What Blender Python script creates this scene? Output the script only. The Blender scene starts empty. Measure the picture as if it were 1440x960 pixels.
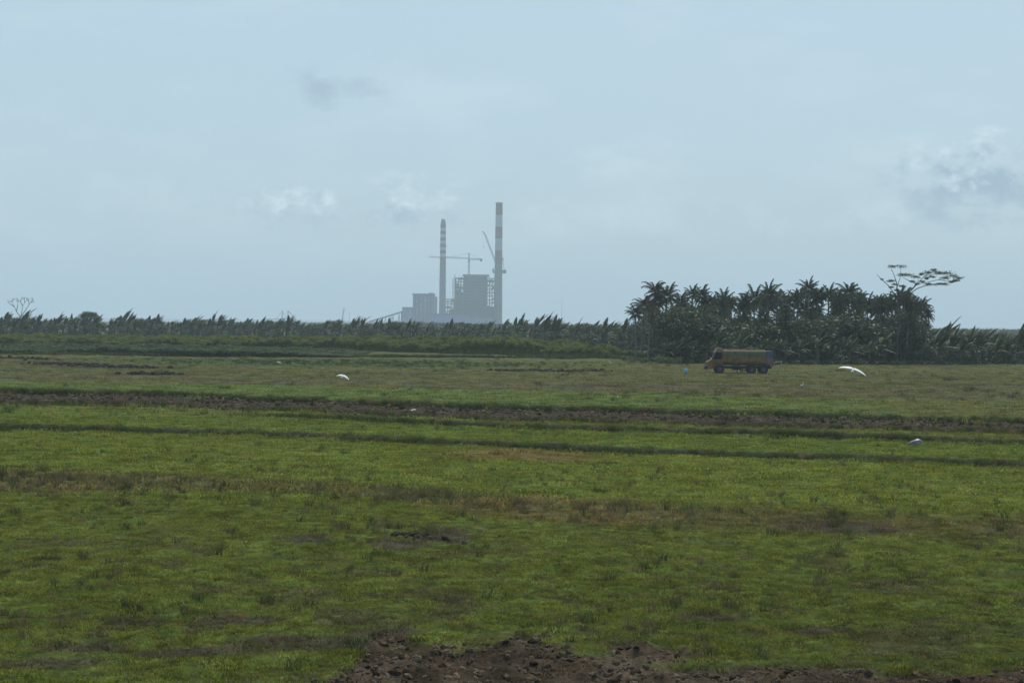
import bpy, bmesh, math, random
import numpy as np
from mathutils import Vector, Matrix, Euler
R = math.radians
random.seed(7); rng = np.random.default_rng(7)
scene = bpy.context.scene
C = scene.collection

# ------------------------------------------------------------------ camera
EYE = 5.8; F = 2888.0; PITCH = math.atan(29/2888.0); ROLL = 0.011
fwd = Vector((0, math.cos(PITCH), -math.sin(PITCH)))
rt0 = Vector((1, 0, 0)); up0 = rt0.cross(fwd)
rt = rt0*math.cos(ROLL) + up0*math.sin(ROLL); up = -rt0*math.sin(ROLL) + up0*math.cos(ROLL)
cd = bpy.data.cameras.new('camera'); cam = bpy.data.objects.new('camera', cd); C.objects.link(cam)
M = Matrix((rt, up, -fwd)).transposed().to_4x4(); M.translation = Vector((0, 0, EYE)); cam.matrix_world = M
cd.sensor_width = 36; cd.lens = F/1440*36; cd.clip_end = 40000; cd.clip_start = 0.5
scene.camera = cam

# ------------------------------------------------------------------ sun, sky, exposure
SUN_EL, SUN_AZ = 50, 14            # azimuth east of the viewing direction (+Y)
sl = bpy.data.lights.new('sun', 'SUN'); sl.energy = 3.4; sl.angle = R(1.2); sl.color = (1, .95, .87)
so = bpy.data.objects.new('sun', sl); C.objects.link(so)
sdir = Vector((math.sin(R(SUN_AZ))*math.cos(R(SUN_EL)), math.cos(R(SUN_AZ))*math.cos(R(SUN_EL)), math.sin(R(SUN_EL))))
so.rotation_euler = (-sdir).to_track_quat('-Z', 'Y').to_euler()
scene.view_settings.view_transform = 'Standard'; scene.view_settings.look = 'None'
scene.view_settings.exposure = 0.0; scene.view_settings.gamma = 1.0; scene.view_settings.use_curve_mapping = False
scene.cycles.volume_bounces = 1

def img_dir(px, py):
    return (fwd + rt*((px-720)/F) - up*((py-480)/F))
def G(px, py, z=0.0):               # ground point behind a place in the photograph
    d = img_dir(px, py); t = (z-EYE)/d.z
    return Vector((d.x*t, d.y*t, z))
def P(px, py, Y):                   # point at distance Y
    d = img_dir(px, py); t = Y/d.y
    return Vector((d.x*t, Y, EYE+d.z*t))

W = bpy.data.worlds.new('World'); scene.world = W; W.use_nodes = True
def build_world():
    nt = W.node_tree; nt.nodes.clear(); N = nt.nodes.new; L = nt.links.new
    out = N('ShaderNodeOutputWorld'); bg = N('ShaderNodeBackground'); bg.inputs[1].default_value = 0.1
    L(bg.outputs[0], out.inputs[0])
    sky = N('ShaderNodeTexSky'); sky.sky_type = 'NISHITA'; sky.sun_disc = False
    sky.sun_elevation = R(SUN_EL); sky.sun_rotation = R(SUN_AZ); sky.air_density = 1.0; sky.dust_density = 1.5; sky.ozone_density = 2.0
    tc = N('ShaderNodeTexCoord'); nrm = tc.outputs['Generated']
    def mix(a, b, f, mode='MIX'):
        m = N('ShaderNodeMix'); m.data_type = 'RGBA'; m.blend_type = mode
        for s, v in ((m.inputs[0], f), (m.inputs[6], a), (m.inputs[7], b)):
            if hasattr(v, 'is_linked') or hasattr(v, 'links'): L(v, s)
            elif isinstance(v, tuple): s.default_value = (*v, 1)
            else: s.default_value = v
        return m.outputs[2]
    def math_(op, a, b=0.0, c=0.0, clamp=False):
        m = N('ShaderNodeMath'); m.operation = op; m.use_clamp = clamp
        for s, v in zip(m.inputs, (a, b, c)):
            if isinstance(v, (int, float)): s.default_value = v
            else: L(v, s)
        return m.outputs[0]
    def noise(scale, detail, rough, stretch, seed=0.0):
        mp = N('ShaderNodeMapping'); mp.inputs['Scale'].default_value = (1, 1, stretch); mp.inputs['Location'].default_value = (seed, seed*.7, seed*.3)
        L(nrm, mp.inputs[0])
        n = N('ShaderNodeTexNoise'); n.inputs['Scale'].default_value = scale; n.inputs['Detail'].default_value = detail
        n.inputs['Roughness'].default_value = rough; L(mp.outputs[0], n.inputs['Vector']); return n.outputs[0]
    # thin even overcast veil over the blue sky
    veil = mix(sky.outputs[0], SKY_VEIL, 0.80)
    # broad soft variation of the veil, everywhere
    big = noise(2.6, 3, .5, 2.2, 1.3)
    bf = math_('MULTIPLY_ADD', big, 1.6, -.45, clamp=True)
    veil = mix(veil, mix(veil, (1.10, 1.03, .985), 1.0, 'MULTIPLY'), bf)
    # faint streaky low clouds, all round the horizon
    n1 = noise(13, 7, .55, 3.2, 4.0)
    sep = N('ShaderNodeSeparateXYZ'); L(nrm, sep.inputs[0])
    low = math_('MULTIPLY', math_('SUBTRACT', 1.0, math_('DIVIDE', sep.outputs[2], .30), clamp=True), 1.0)
    cf = math_('MULTIPLY', math_('MULTIPLY_ADD', n1, 4.5, -2.25, clamp=True), math_('MULTIPLY', low, .5))
    veil = mix(veil, CLOUD_LIGHT, cf)
    # single clouds at their places in the sky
    def cloud(px, py, wx, wy, light, dark, strength, seed, scale=60, under=.35):
        nonlocal veil
        d = img_dir(px, py).normalized()
        sub = N('ShaderNodeVectorMath'); sub.operation = 'SUBTRACT'; L(nrm, sub.inputs[0]); sub.inputs[1].default_value = d
        mp = N('ShaderNodeMapping'); mp.inputs['Scale'].default_value = (F/wx, F/wx, F/wy); L(sub.outputs[0], mp.inputs[0])
        ln = N('ShaderNodeVectorMath'); ln.operation = 'LENGTH'; L(mp.outputs[0], ln.inputs[0])
        nn = noise(scale, 8, .6, 1.6, seed)
        edge = math_('SUBTRACT', 1.0, ln.outputs[1])
        body = math_('MULTIPLY_ADD', math_('ADD', edge, math_('MULTIPLY_ADD', nn, 4.4, -2.35)), 1.0, 0.0, clamp=True)
        body = math_('MULTIPLY', body, math_('MULTIPLY_ADD', edge, 1.6, .35, clamp=True))
        sz = N('ShaderNodeSeparateXYZ'); L(mp.outputs[0], sz.inputs[0])
        n2 = noise(scale*1.6, 6, .6, 1.3, seed+9)
        sh = math_('ADD', math_('MULTIPLY_ADD', sz.outputs[2], -1.0, under), math_('MULTIPLY_ADD', n2, 4.0, -2.0), clamp=True)
        veil = mix(veil, mix(light, dark, sh), math_('MULTIPLY', body, strength))
    cloud(1370, 250, 150, 88, CLOUD_BRIGHT, CLOUD_SHADE, 1.0, 2.0, 55, 1.0)
    cloud(470, 122, 80, 40, CLOUD_SHADE, CLOUD_SHADE, .75, 5.2, 40, 1)
    cloud(410, 290, 95, 34, CLOUD_BRIGHT, CLOUD_SHADE, 1.0, 7.7, 60, .35)
    cloud(575, 285, 95, 45, CLOUD_BRIGHT, CLOUD_SHADE, 1.0, 3.1, 55, .25)
    cloud(880, 235, 130, 40, CLOUD_BRIGHT, CLOUD_LIGHT, .25, 6.1, 45, .0)
    cloud(860, 310, 190, 50, CLOUD_BRIGHT, CLOUD_LIGHT, .30, 8.4, 45, .0)
    cloud(190, 275, 140, 40, CLOUD_BRIGHT, CLOUD_LIGHT, .22, 9.9, 45, .0)
    cloud(1200, 310, 200, 45, CLOUD_BRIGHT, CLOUD_SHADE, .30, 1.9, 45, .0)
    L(veil, bg.inputs[0])
SKY_VEIL = (4.75, 6.7, 8.1)
CLOUD_LIGHT = (7.0, 8.4, 9.2); CLOUD_BRIGHT = (8.2, 9.6, 10.3); CLOUD_SHADE = (3.7, 5.0, 6.3)
build_world()

# ------------------------------------------------------------------ helpers
MATS = {}
def pmat(name, col, rough=.8, var=.25, scale=3.0, spec=.3, metal=0.0, col2=None, bump=0.0):
    if name in MATS: return MATS[name]
    m = bpy.data.materials.new(name); m.use_nodes = True; nt = m.node_tree; N = nt.nodes.new; L = nt.links.new
    b = nt.nodes['Principled BSDF']; b.inputs['Roughness'].default_value = rough; b.inputs['Metallic'].default_value = metal
    b.inputs['Specular IOR Level'].default_value = spec
    tc = N('ShaderNodeTexCoord'); n = N('ShaderNodeTexNoise'); n.inputs['Scale'].default_value = scale; n.inputs['Detail'].default_value = 5
    L(tc.outputs['Object'], n.inputs['Vector'])
    cr = N('ShaderNodeValToRGB'); e = cr.color_ramp.elements
    c2 = col2 or tuple(c*(1-var) for c in col); c1 = tuple(min(1, c*(1+var)) for c in col)
    e[0].position = .32; e[0].color = (*c2, 1); e[1].position = .68; e[1].color = (*c1, 1)
    L(n.outputs[0], cr.inputs[0]); L(cr.outputs[0], b.inputs['Base Color'])
    if bump:
        bp = N('ShaderNodeBump'); bp.inputs['Strength'].default_value = bump; L(n.outputs[0], bp.inputs['Height']); L(bp.outputs[0], b.inputs['Normal'])
    MATS[name] = m; return m
def leafmat(name, c1, c2, rough=.5, trans=.35, spec=.35, tint=False):
    if name in MATS: return MATS[name]
    m = bpy.data.materials.new(name); m.use_nodes = True; nt = m.node_tree; N = nt.nodes.new; L = nt.links.new
    b = nt.nodes['Principled BSDF']; out = nt.nodes['Material Output']
    b.inputs['Roughness'].default_value = rough; b.inputs['Specular IOR Level'].default_value = spec
    oi = N('ShaderNodeObjectInfo'); geo = N('ShaderNodeNewGeometry')
    mx = N('ShaderNodeMix'); mx.data_type = 'RGBA'; mx.inputs[6].default_value = (*c1, 1); mx.inputs[7].default_value = (*c2, 1)
    ad = N('ShaderNodeMath'); ad.operation = 'MULTIPLY_ADD'; ad.inputs[1].default_value = .5; L(geo.outputs['Random Per Island'], ad.inputs[0])
    hf = N('ShaderNodeMath'); hf.operation = 'MULTIPLY'; hf.inputs[1].default_value = .5; L(oi.outputs['Random'], hf.inputs[0]); L(hf.outputs[0], ad.inputs[2])
    L(ad.outputs[0], mx.inputs[0]); col = mx.outputs[2]
    if tint:
        at = N('ShaderNodeAttribute'); at.attribute_type = 'INSTANCER'; at.attribute_name = 'tint'
        m2 = N('ShaderNodeMix'); m2.data_type = 'RGBA'; m2.blend_type = 'MULTIPLY'; m2.inputs[0].default_value = 1
        L(col, m2.inputs[6]); L(at.outputs['Color'], m2.inputs[7]); col = m2.outputs[2]
    L(col, b.inputs['Base Color'])
    tr = N('ShaderNodeBsdfTranslucent'); L(col, tr.inputs[0])
    ms = N('ShaderNodeMixShader'); ms.inputs[0].default_value = trans
    L(b.outputs[0], ms.inputs[1]); L(tr.outputs[0], ms.inputs[2]); L(ms.outputs[0], out.inputs[0])
    MATS[name] = m; return m

def mesh(name, vs, fs, mats=(), smooth=False, fm=None):
    me = bpy.data.meshes.new(name); me.from_pydata([tuple(v) for v in vs], [], fs); me.update()
    for m in (mats if isinstance(mats, (list, tuple)) else [mats]): me.materials.append(m)
    if fm is not None: me.polygons.foreach_set('material_index', fm)
    if smooth: me.polygons.foreach_set('use_smooth', [True]*len(me.polygons))
    return me
class MB:
    def __init__(s): s.v = []; s.f = []
    def add(s, vs, fs):
        o = len(s.v); s.v += [Vector(v) for v in vs]; s.f += [tuple(i+o for i in f) for f in fs]; return s
    def box(s, x0, x1, y0, y1, z0, z1):
        return s.add([(x0,y0,z0),(x1,y0,z0),(x1,y1,z0),(x0,y1,z0),(x0,y0,z1),(x1,y0,z1),(x1,y1,z1),(x0,y1,z1)],
            [(0,3,2,1),(4,5,6,7),(0,1,5,4),(1,2,6,5),(2,3,7,6),(3,0,4,7)])
    def tube(s, pts, rad, n=6, cap=True):
        pts = [Vector(p) for p in pts]; rad = rad if isinstance(rad, (list, tuple)) else [rad]*len(pts)
        base = len(s.v); ref = None
        for i, p in enumerate(pts):
            d = (pts[min(i+1, len(pts)-1)]-pts[max(i-1, 0)]).normalized()
            if ref is None: ref = Vector((1,0,0)) if abs(d.x) < .8 else Vector((0,1,0))
            a = d.cross(ref).normalized(); b = d.cross(a); ref = b.cross(d) if False else ref
            for k in range(n):
                t = 2*math.pi*k/n; s.v.append(p+(a*math.cos(t)+b*math.sin(t))*rad[i])
        for i in range(len(pts)-1):
            for k in range(n):
                k2 = (k+1)%n; o = base+i*n
                s.f.append((o+k, o+k2, o+n+k2, o+n+k))
        if cap: s.f.append(tuple(base+k for k in range(n))[::-1]); s.f.append(tuple(base+(len(pts)-1)*n+k for k in range(n)))
        return s
    def prism(s, poly, y0, y1):      # poly in x,z extruded along y
        n = len(poly); s.add([(x, y0, z) for x, z in poly]+[(x, y1, z) for x, z in poly],
            [tuple(range(n)), tuple(range(2*n-1, n-1, -1))]+[(i, n+i, n+(i+1)%n, (i+1)%n) for i in range(n)]); return s
    def build(s, name, mat, parent=None, smooth=False):
        me = mesh(name, s.v, s.f, mat, smooth)
        if smooth is False: pass
        return link(name, me, parent)
def link(name, me, parent=None, loc=None, rot=None, scale=None):
    o = bpy.data.objects.new(name, me); C.objects.link(o)
    if parent is not None: o.parent = parent
    if loc is not None: o.location = loc
    if rot is not None: o.rotation_euler = rot
    if scale is not None: o.scale = (scale,)*3 if isinstance(scale, (int, float)) else scale
    return o
def tag(o, label=None, cat=None, group=None, kind=None):
    if label: o['label'] = label
    if cat: o['category'] = cat
    if group: o['group'] = group
    if kind: o['kind'] = kind
    return o
def empty(name, loc, rz=0, label=None, cat=None, group=None, scale=1):
    o = bpy.data.objects.new(name, None); C.objects.link(o); o.location = loc; o.rotation_euler = (0, 0, rz); o.scale = (scale,)*3
    o.empty_display_size = .2
    return tag(o, label, cat, group)

# numpy value noise
def vnoise(x, y, seed=0):
    xi = np.floor(x).astype(np.int64); yi = np.floor(y).astype(np.int64); xf = x-xi; yf = y-yi
    def h(i, j):
        n = (i*374761393 + j*668265263 + seed*1442695041) & 0xffffffff
        n = ((n ^ (n >> 13))*1274126177) & 0xffffffff
        return ((n ^ (n >> 16)) & 0xffff)/65535.0
    u = xf*xf*(3-2*xf); v = yf*yf*(3-2*yf)
    return (h(xi, yi)*(1-u)+h(xi+1, yi)*u)*(1-v)+(h(xi, yi+1)*(1-u)+h(xi+1, yi+1)*u)*v
def fbm(x, y, o=4, seed=0, g=.5):
    s = 0; a = 1; t = 0
    for k in range(o):
        s = s+a*vnoise(x*2**k+17.3*k, y*2**k-9.1*k, seed+k); t += a; a *= g
    return s/t
def sst(a, b, x):
    t = np.clip((x-a)/(b-a), 0, 1); return t*t*(3-2*t)

# ------------------------------------------------------------------ the fields: boundaries as world lines Y(X)
def line(pts):
    w = sorted([(G(px, py).x, G(px, py).y) for px, py in pts])
    xs = [p[0] for p in w]; ys = [p[1] for p in w]
    sl0 = (ys[1]-ys[0])/max(xs[1]-xs[0], .01); sl1 = (ys[-1]-ys[-2])/max(xs[-1]-xs[-2], .01)
    xs = [xs[0]-400]+xs+[xs[-1]+400]; ys = [ys[0]-sl0*400]+ys+[ys[-1]+sl1*400]
    return lambda X: np.interp(X, xs, ys)
Ld = line([(0,526),(360,530),(720,536),(1080,541),(1440,546)])
Le = line([(0,536),(360,541),(720,549),(1080,557),(1440,564)])
Lg = line([(0,552),(240,557),(480,567),(720,575),(960,581),(1200,588),(1440,595)])
Lh = line([(0,567),(240,572),(480,581),(720,592),(960,598),(1200,604),(1440,610)])
Li = line([(0,578),(280,584),(480,590),(600,597),(720,602),(960,608),(1200,616),(1440,626)])
Lj = line([(0,604),(240,609),(480,618),(720,629),(960,638),(1200,649),(1440,657)])
Lk = line([(0,660),(240,668),(480,680),(720,697),(960,712),(1200,722),(1440,728)])
Ll = line([(0,692),(240,692),(480,694),(720,732),(960,744),(1200,750),(1440,754)])
Lm = line([(0,1010),(430,985),(520,893),(620,897),(850,913),(960,921),(1200,938),(1440,952)])
Lq = line([(0,499),(360,501),(720,503),(880,505),(1000,524),(1440,530)])
Lfoot = line([(-60,474),(300,475),(500,479),(720,484),(860,493),(900,505),(930,511),(1310,513),(1500,511)])

BUNDS = [(Lg, .32, .9, None), (Lh, .10, .6, None), (Li, .34, .8, (-14, 400)), (Lj, .34, .75, None), (Lq, .30, 1.6, (-400, 10))]
def patch(X, Y, px, py, wx, wy):
    g = G(px, py); return np.clip(1-(((X-g.x)/wx)**2+((Y-g.y)/wy)**2), 0, 1)
DPATCH = [(150,516,9,6),(270,501,14,7),(60,504,10,6),(210,527,6,4),(770,522,7,3),(560,525,10,4),(1410,541,6,5),(1030,543,9,3),(330,540,5,3),(860,543,6,3),(1225,532,12,2),
          (200,868,.9,.9),(330,872,1.2,1.0),(420,905,1.6,.9),(250,915,1.8,.7),(110,905,1.0,.8),(60,930,1.2,.8),(620,752,1.1,2.4),(430,760,.9,1.6),(1180,741,2.2,2.6),(560,765,1.0,1.5),(1000,865,.8,.9),(1150,884,.8,.8),
          (540,890,.8,.8)]
def fields(X, Y):
    """albedo colour, soil weight, weed weight, height for ground points"""
    X = np.asarray(X, float); Y = np.asarray(Y, float)
    j1 = (fbm(X*.35, Y*.35, 3, 5)-.5); jw = 2.2*j1*np.clip(Y/100, .3, 3)
    Yj = Y+jw
    one = np.ones_like(X)
    def c(r, g, b): return np.stack([r*one, g*one, b*one], -1)
    def step(l, w=.8): return sst(-w, w, l(X)-Yj)[..., None]     # 1 on the near side of the line
    lowf = fbm(X*.05, Y*.03, 4, 11)[..., None]; mid = fbm(X*.5, Y*.16, 4, 23)[..., None]; fine = fbm(X*2.2, Y*.7, 3, 31)[..., None]
    col = c(.088, .098, .044)*(1-.5*(lowf-.5))
    col = col+(c(.096,.095,.050)-col)*sst(.45, .62, mid)*.7
    gp = np.maximum(patch(X, Y, 450, 510, 34, 26)[..., None], patch(X, Y, 1400, 560, 12, 14)[..., None]*.6)
    col = col+(c(.066,.092,.042)-col)*np.clip(gp*2.0*(.4+mid), 0, 1)
    s = step(Ld, 4); col = col*(1-s)+s*(c(.094,.094,.050)*(.8+.4*fine))
    brt = c(.088,.120,.040); dull = c(.100,.104,.042); fr = sst(18, 32, X)[..., None]*.85
    fr = np.clip(fr+sst(.50, .62, mid)*.5*sst(-20, 10, X)[..., None], 0, 1)
    s = step(Le, 2); z = brt*(1-fr)+dull*fr; z = z*(.85+.35*fine); col = col*(1-s)+s*z
    s = step(Lg, .5); z = c(.052,.042,.030)*(.6+.8*fine); col = col*(1-s)+s*z; soil = s[..., 0]
    s = step(Lh, .9); z = c(.098,.118,.034)*(.8+.35*mid); col = col*(1-s)+s*z; soil = soil*(1-s[..., 0])
    s = step(Li, .5); z = c(.092,.122,.030)*(.85+.35*mid); col = col*(1-s)+s*z
    s = step(Lj, .5); z = c(.102,.128,.030)*(.86+.3*mid); col = col*(1-s)+s*z
    dry = np.clip(patch(X, Y, 730, 640, 4.5, 5)*1.6*(.3+mid[..., 0]), 0, 1)[..., None]; col = col*(1-dry)+dry*c(.118,.098,.040)
    s = step(Lk, 2.0); col = col*(1-s)+s*(c(.098,.098,.040)*(.7+.6*fine)); weed = s[..., 0]
    redd = np.clip((patch(X, Y, 780, 718, 4.6, 6)+patch(X, Y, 60, 675, 5, 6))*1.8, 0, 1)[..., None]; col = col*(1-redd*.6)+redd*.6*c(.105,.088,.040)
    s = step(Ll, 1.5); z = c(.090,.114,.028)*(.75+.5*lowf)*(.75+.5*fine)
    col = col*(1-s)+s*z; weed = weed*(1-s[..., 0]*.75)
    nearg = sst(62, 36, Y)[..., None]; col = col*(1-nearg*.12)
    bare = sst(.56, .66, fbm(X*.9, Y*.55, 4, 47))*sst(70, 40, Y)*.55
    for p in DPATCH: bare = np.maximum(bare, np.clip(patch(X, Y, *p)*2.2*(.15+fine[..., 0]), 0, .9))
    bb = bare[..., None]; col = col*(1-bb)+bb*c(.062,.052,.040)
    s = sst(-.5, .5, Lm(X)-Y+5.5*(fbm(X*.8, Y*.8, 4, 53, .6)-.5))[..., None]; z = c(.060,.045,.031)*(.35+1.3*fine); col = col*(1-s)+s*z; soil = np.maximum(soil, s[..., 0])
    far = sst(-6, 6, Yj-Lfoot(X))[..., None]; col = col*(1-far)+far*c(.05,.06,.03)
    # relief
    k = np.clip(Y/60, .6, 4)
    h = (fbm(X*1.3, Y*1.0, 4, 61, .55)-.5)*.17+(fbm(X*.25, Y*.2, 3, 67)-.5)*.24+(fbm(X*4.5, Y*3.6, 2, 71)-.5)*.075
    h = h+soil*((fbm(X*1.7, Y*1.5, 5, 73, .62)-.45)*np.where(Y < 60, .33, .42)-.08)
    h = h-bare*.03+weed*(fbm(X*1.6, Y*1.2, 3, 79)-.5)*.10
    bund = np.zeros_like(X)
    for l, hh, w, rg in BUNDS:
        dd = (Y-l(X)+jw*.25)/(w*np.clip(Y/90, .8, 2.5)); b = np.exp(-dd*dd)*(.55+.9*fbm(X*.3, Y*.1, 3, 83))
        if rg: b = b*sst(rg[0]-3, rg[0]+3, X)*sst(rg[1]+3, rg[1]-3, X)
        bund = np.maximum(bund, b)
    hi = fbm(X*2.6, Y*2.0, 3, 111, .6)[..., None]; gr = (1-np.clip(soil, 0, 1))[..., None]*sst(250, 150, Y)[..., None]
    hb = gr*sst(.50, .36, hi)*(.25+.40*sst(90, 45, Y)[..., None]); col = col*(1-gr*.10)*(1-hb)+hb*c(.036,.040,.016)*(.7+.6*fine)
    bund = np.clip(bund, 0, 1); bg = (bund*(1-soil*.5))[..., None]
    col = col*(1-bg*.55)+bg*.55*c(.048,.066,.024)
    edge = sst(25, 29, Y)*sst(720, 660, Y)*sst(.66, .56, np.abs(X)/np.maximum(Y, 1))
    h = h*edge-(1-edge)*.30
    return np.clip(col, .008, 1), soil, np.clip(weed+bund*.6, 0, 1), h, bund
def hz(x, y):
    return float(fields(np.array([x]), np.array([y]))[3][0])

def field_material():
    m = bpy.data.materials.new('field_soil_and_grass'); m.use_nodes = True; nt = m.node_tree; N = nt.nodes.new; L = nt.links.new
    b = nt.nodes['Principled BSDF']; b.inputs['Roughness'].default_value = 1; b.inputs['Specular IOR Level'].default_value = 0
    at = N('ShaderNodeAttribute'); at.attribute_name = 'albedo'
    tc = N('ShaderNodeTexCoord'); cur = at.outputs['Color']
    for sc, lo, hi, st in ((9, .72, 1.3, .6), (2.2, .8, 1.22, .45), (.5, .85, 1.15, .5)):
        mp = N('ShaderNodeMapping'); mp.inputs['Scale'].default_value = (1, st, 1); L(tc.outputs['Object'], mp.inputs[0])
        n = N('ShaderNodeTexNoise'); n.inputs['Scale'].default_value = sc; n.inputs['Detail'].default_value = 5; n.inputs['Roughness'].default_value = .65; L(mp.outputs[0], n.inputs['Vector'])
        mr = N('ShaderNodeMapRange'); mr.inputs[1].default_value = .35; mr.inputs[2].default_value = .65; mr.inputs[3].default_value = lo; mr.inputs[4].default_value = hi
        L(n.outputs[0], mr.inputs[0])
        mx = N('ShaderNodeVectorMath'); mx.operation = 'SCALE'; L(cur, mx.inputs[0]); L(mr.outputs[0], mx.inputs['Scale']); cur = mx.outputs[0]
    L(cur, b.inputs['Base Color'])
    n = N('ShaderNodeTexNoise'); n.inputs['Scale'].default_value = 14; n.inputs['Detail'].default_value = 4; L(tc.outputs['Object'], n.inputs['Vector'])
    bp = N('ShaderNodeBump'); bp.inputs['Strength'].default_value = .6; bp.inputs['Distance'].default_value = .05; L(n.outputs[0], bp.inputs['Height']); L(bp.outputs[0], b.inputs['Normal'])
    return m
def build_field():
    q = np.linspace(0, 1, 620)
    # row distances: constant steps of the depression angle, so that detail falls off with distance
    D = 1/(1/26.0+(1/720.0-1/26.0)*q)
    u = np.concatenate([np.linspace(-.66, -.30, 60)[:-1], np.linspace(-.30, .30, 640), np.linspace(.30, .66, 60)[1:]])
    YY, UU = np.meshgrid(D, u, indexing='ij'); XX = UU*YY
    col, soil, weed, h, bund = fields(XX, YY)
    nr, nc = XX.shape
    co = np.stack([XX, YY, h], -1).reshape(-1, 3).astype(np.float32)
    i = np.arange(nr-1)[:, None]*nc+np.arange(nc-1)[None]
    f = np.stack([i, i+1, i+nc+1, i+nc], -1).reshape(-1, 4).astype(np.int32)
    me = bpy.data.meshes.new('field'); me.vertices.add(len(co)); me.vertices.foreach_set('co', co.ravel())
    me.loops.add(f.size); me.loops.foreach_set('vertex_index', f.ravel()); me.polygons.add(len(f))
    me.polygons.foreach_set('loop_start', np.arange(0, f.size, 4, dtype=np.int32)); me.polygons.foreach_set('use_smooth', np.ones(len(f), bool))
    me.update(); me.validate()
    a = me.attributes.new('albedo', 'FLOAT_COLOR', 'POINT')
    a.data.foreach_set('color', np.concatenate([col.reshape(-1, 3), np.ones((nr*nc, 1))], 1).astype(np.float32).ravel())
    me.materials.append(field_material())
    tag(link('field', me), kind='structure')
    return me.materials[0]
FM = build_field()
def bund_ridges():
    for l, hh, w, rg in BUNDS:
        if hh < .2: continue
        hh *= .75
        x0, x1 = (max(rg[0], -75), min(rg[1], 80)) if rg else (-62, 60)
        if l is Lq: x0, x1 = -72, 12
        X = np.arange(x0, x1, .22); pr = [(-1.15,-.25),(-.62,.45),(-.30,.92),(0,1),(.35,.8),(.75,.35),(1.2,-.25)]
        P_ = []; cl = []
        for o, zz in pr:
            y = l(X)+1.6*(fbm(X*.12, X*0, 3, 7)-.5)+o*.55*(1+.35*(vnoise(X*.8, X*0+o*3, 5)-.5))
            taper = np.clip((X-x0)/4, 0, 1)*np.clip((x1-X)/4, 0, 1)
            z = np.where(zz < 0, zz, zz*hh*(.55+.9*fbm(X*.5, X*0+9, 4, 29))*taper+(fbm(X*2.5, y*2.5, 3, 31)-.5)*.12)
            P_.append(np.stack([X, y, z], -1)); k = (.6+.8*fbm(X*1.5, y*1.5, 3, 37))[:, None]
            cl.append(np.array([[.058,.060,.030]])*k)
        n = len(X); m = len(pr); V = np.concatenate(P_); K = np.concatenate(cl)
        fs = [(j*n+i, j*n+i+1, (j+1)*n+i+1, (j+1)*n+i) for j in range(m-1) for i in range(n-1)]
        me = mesh('bund', V.tolist(), fs, FM, True); a = me.attributes.new('albedo', 'FLOAT_COLOR', 'POINT')
        a.data.foreach_set('color', np.concatenate([K, np.ones((len(K), 1))], 1).astype(np.float32).ravel())
        tag(link('bund', me), kind='structure')
bund_ridges()
gm = pmat('far_ground', (.045, .055, .030), .95, .3, .05, .1)
tag(MB().add([(-5000,-400,-.28),(5000,-400,-.28),(5000,1100,-.28),(-5000,1100,-.28),(5000,4300,-.28),(-330,4300,-.28),(-330,3000,-.28),(-700,1100,-.28)],
    [(0,1,2,7,3),(7,2,4,5,6)]).build('ground', gm), kind='structure')
def sea_mat():
    m = pmat('sea_water', (.06, .10, .13), .18, .15, .02, .5); nt = m.node_tree; b = nt.nodes['Principled BSDF']
    n = nt.nodes.new('ShaderNodeTexNoise'); n.inputs['Scale'].default_value = .3; n.inputs['Detail'].default_value = 6
    tc = nt.nodes.new('ShaderNodeTexCoord'); nt.links.new(tc.outputs['Object'], n.inputs['Vector'])
    bp = nt.nodes.new('ShaderNodeBump'); bp.inputs['Strength'].default_value = .8; bp.inputs['Distance'].default_value = 1.0
    nt.links.new(n.outputs[0], bp.inputs['Height']); nt.links.new(bp.outputs[0], b.inputs['Normal']); return m
tag(MB().add([(-6000,900,-.9),(6000,900,-.9),(6000,14500,-.9),(-6000,14500,-.9)], [(0,1,2,3)]).build('sea', sea_mat()), kind='structure')

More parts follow.
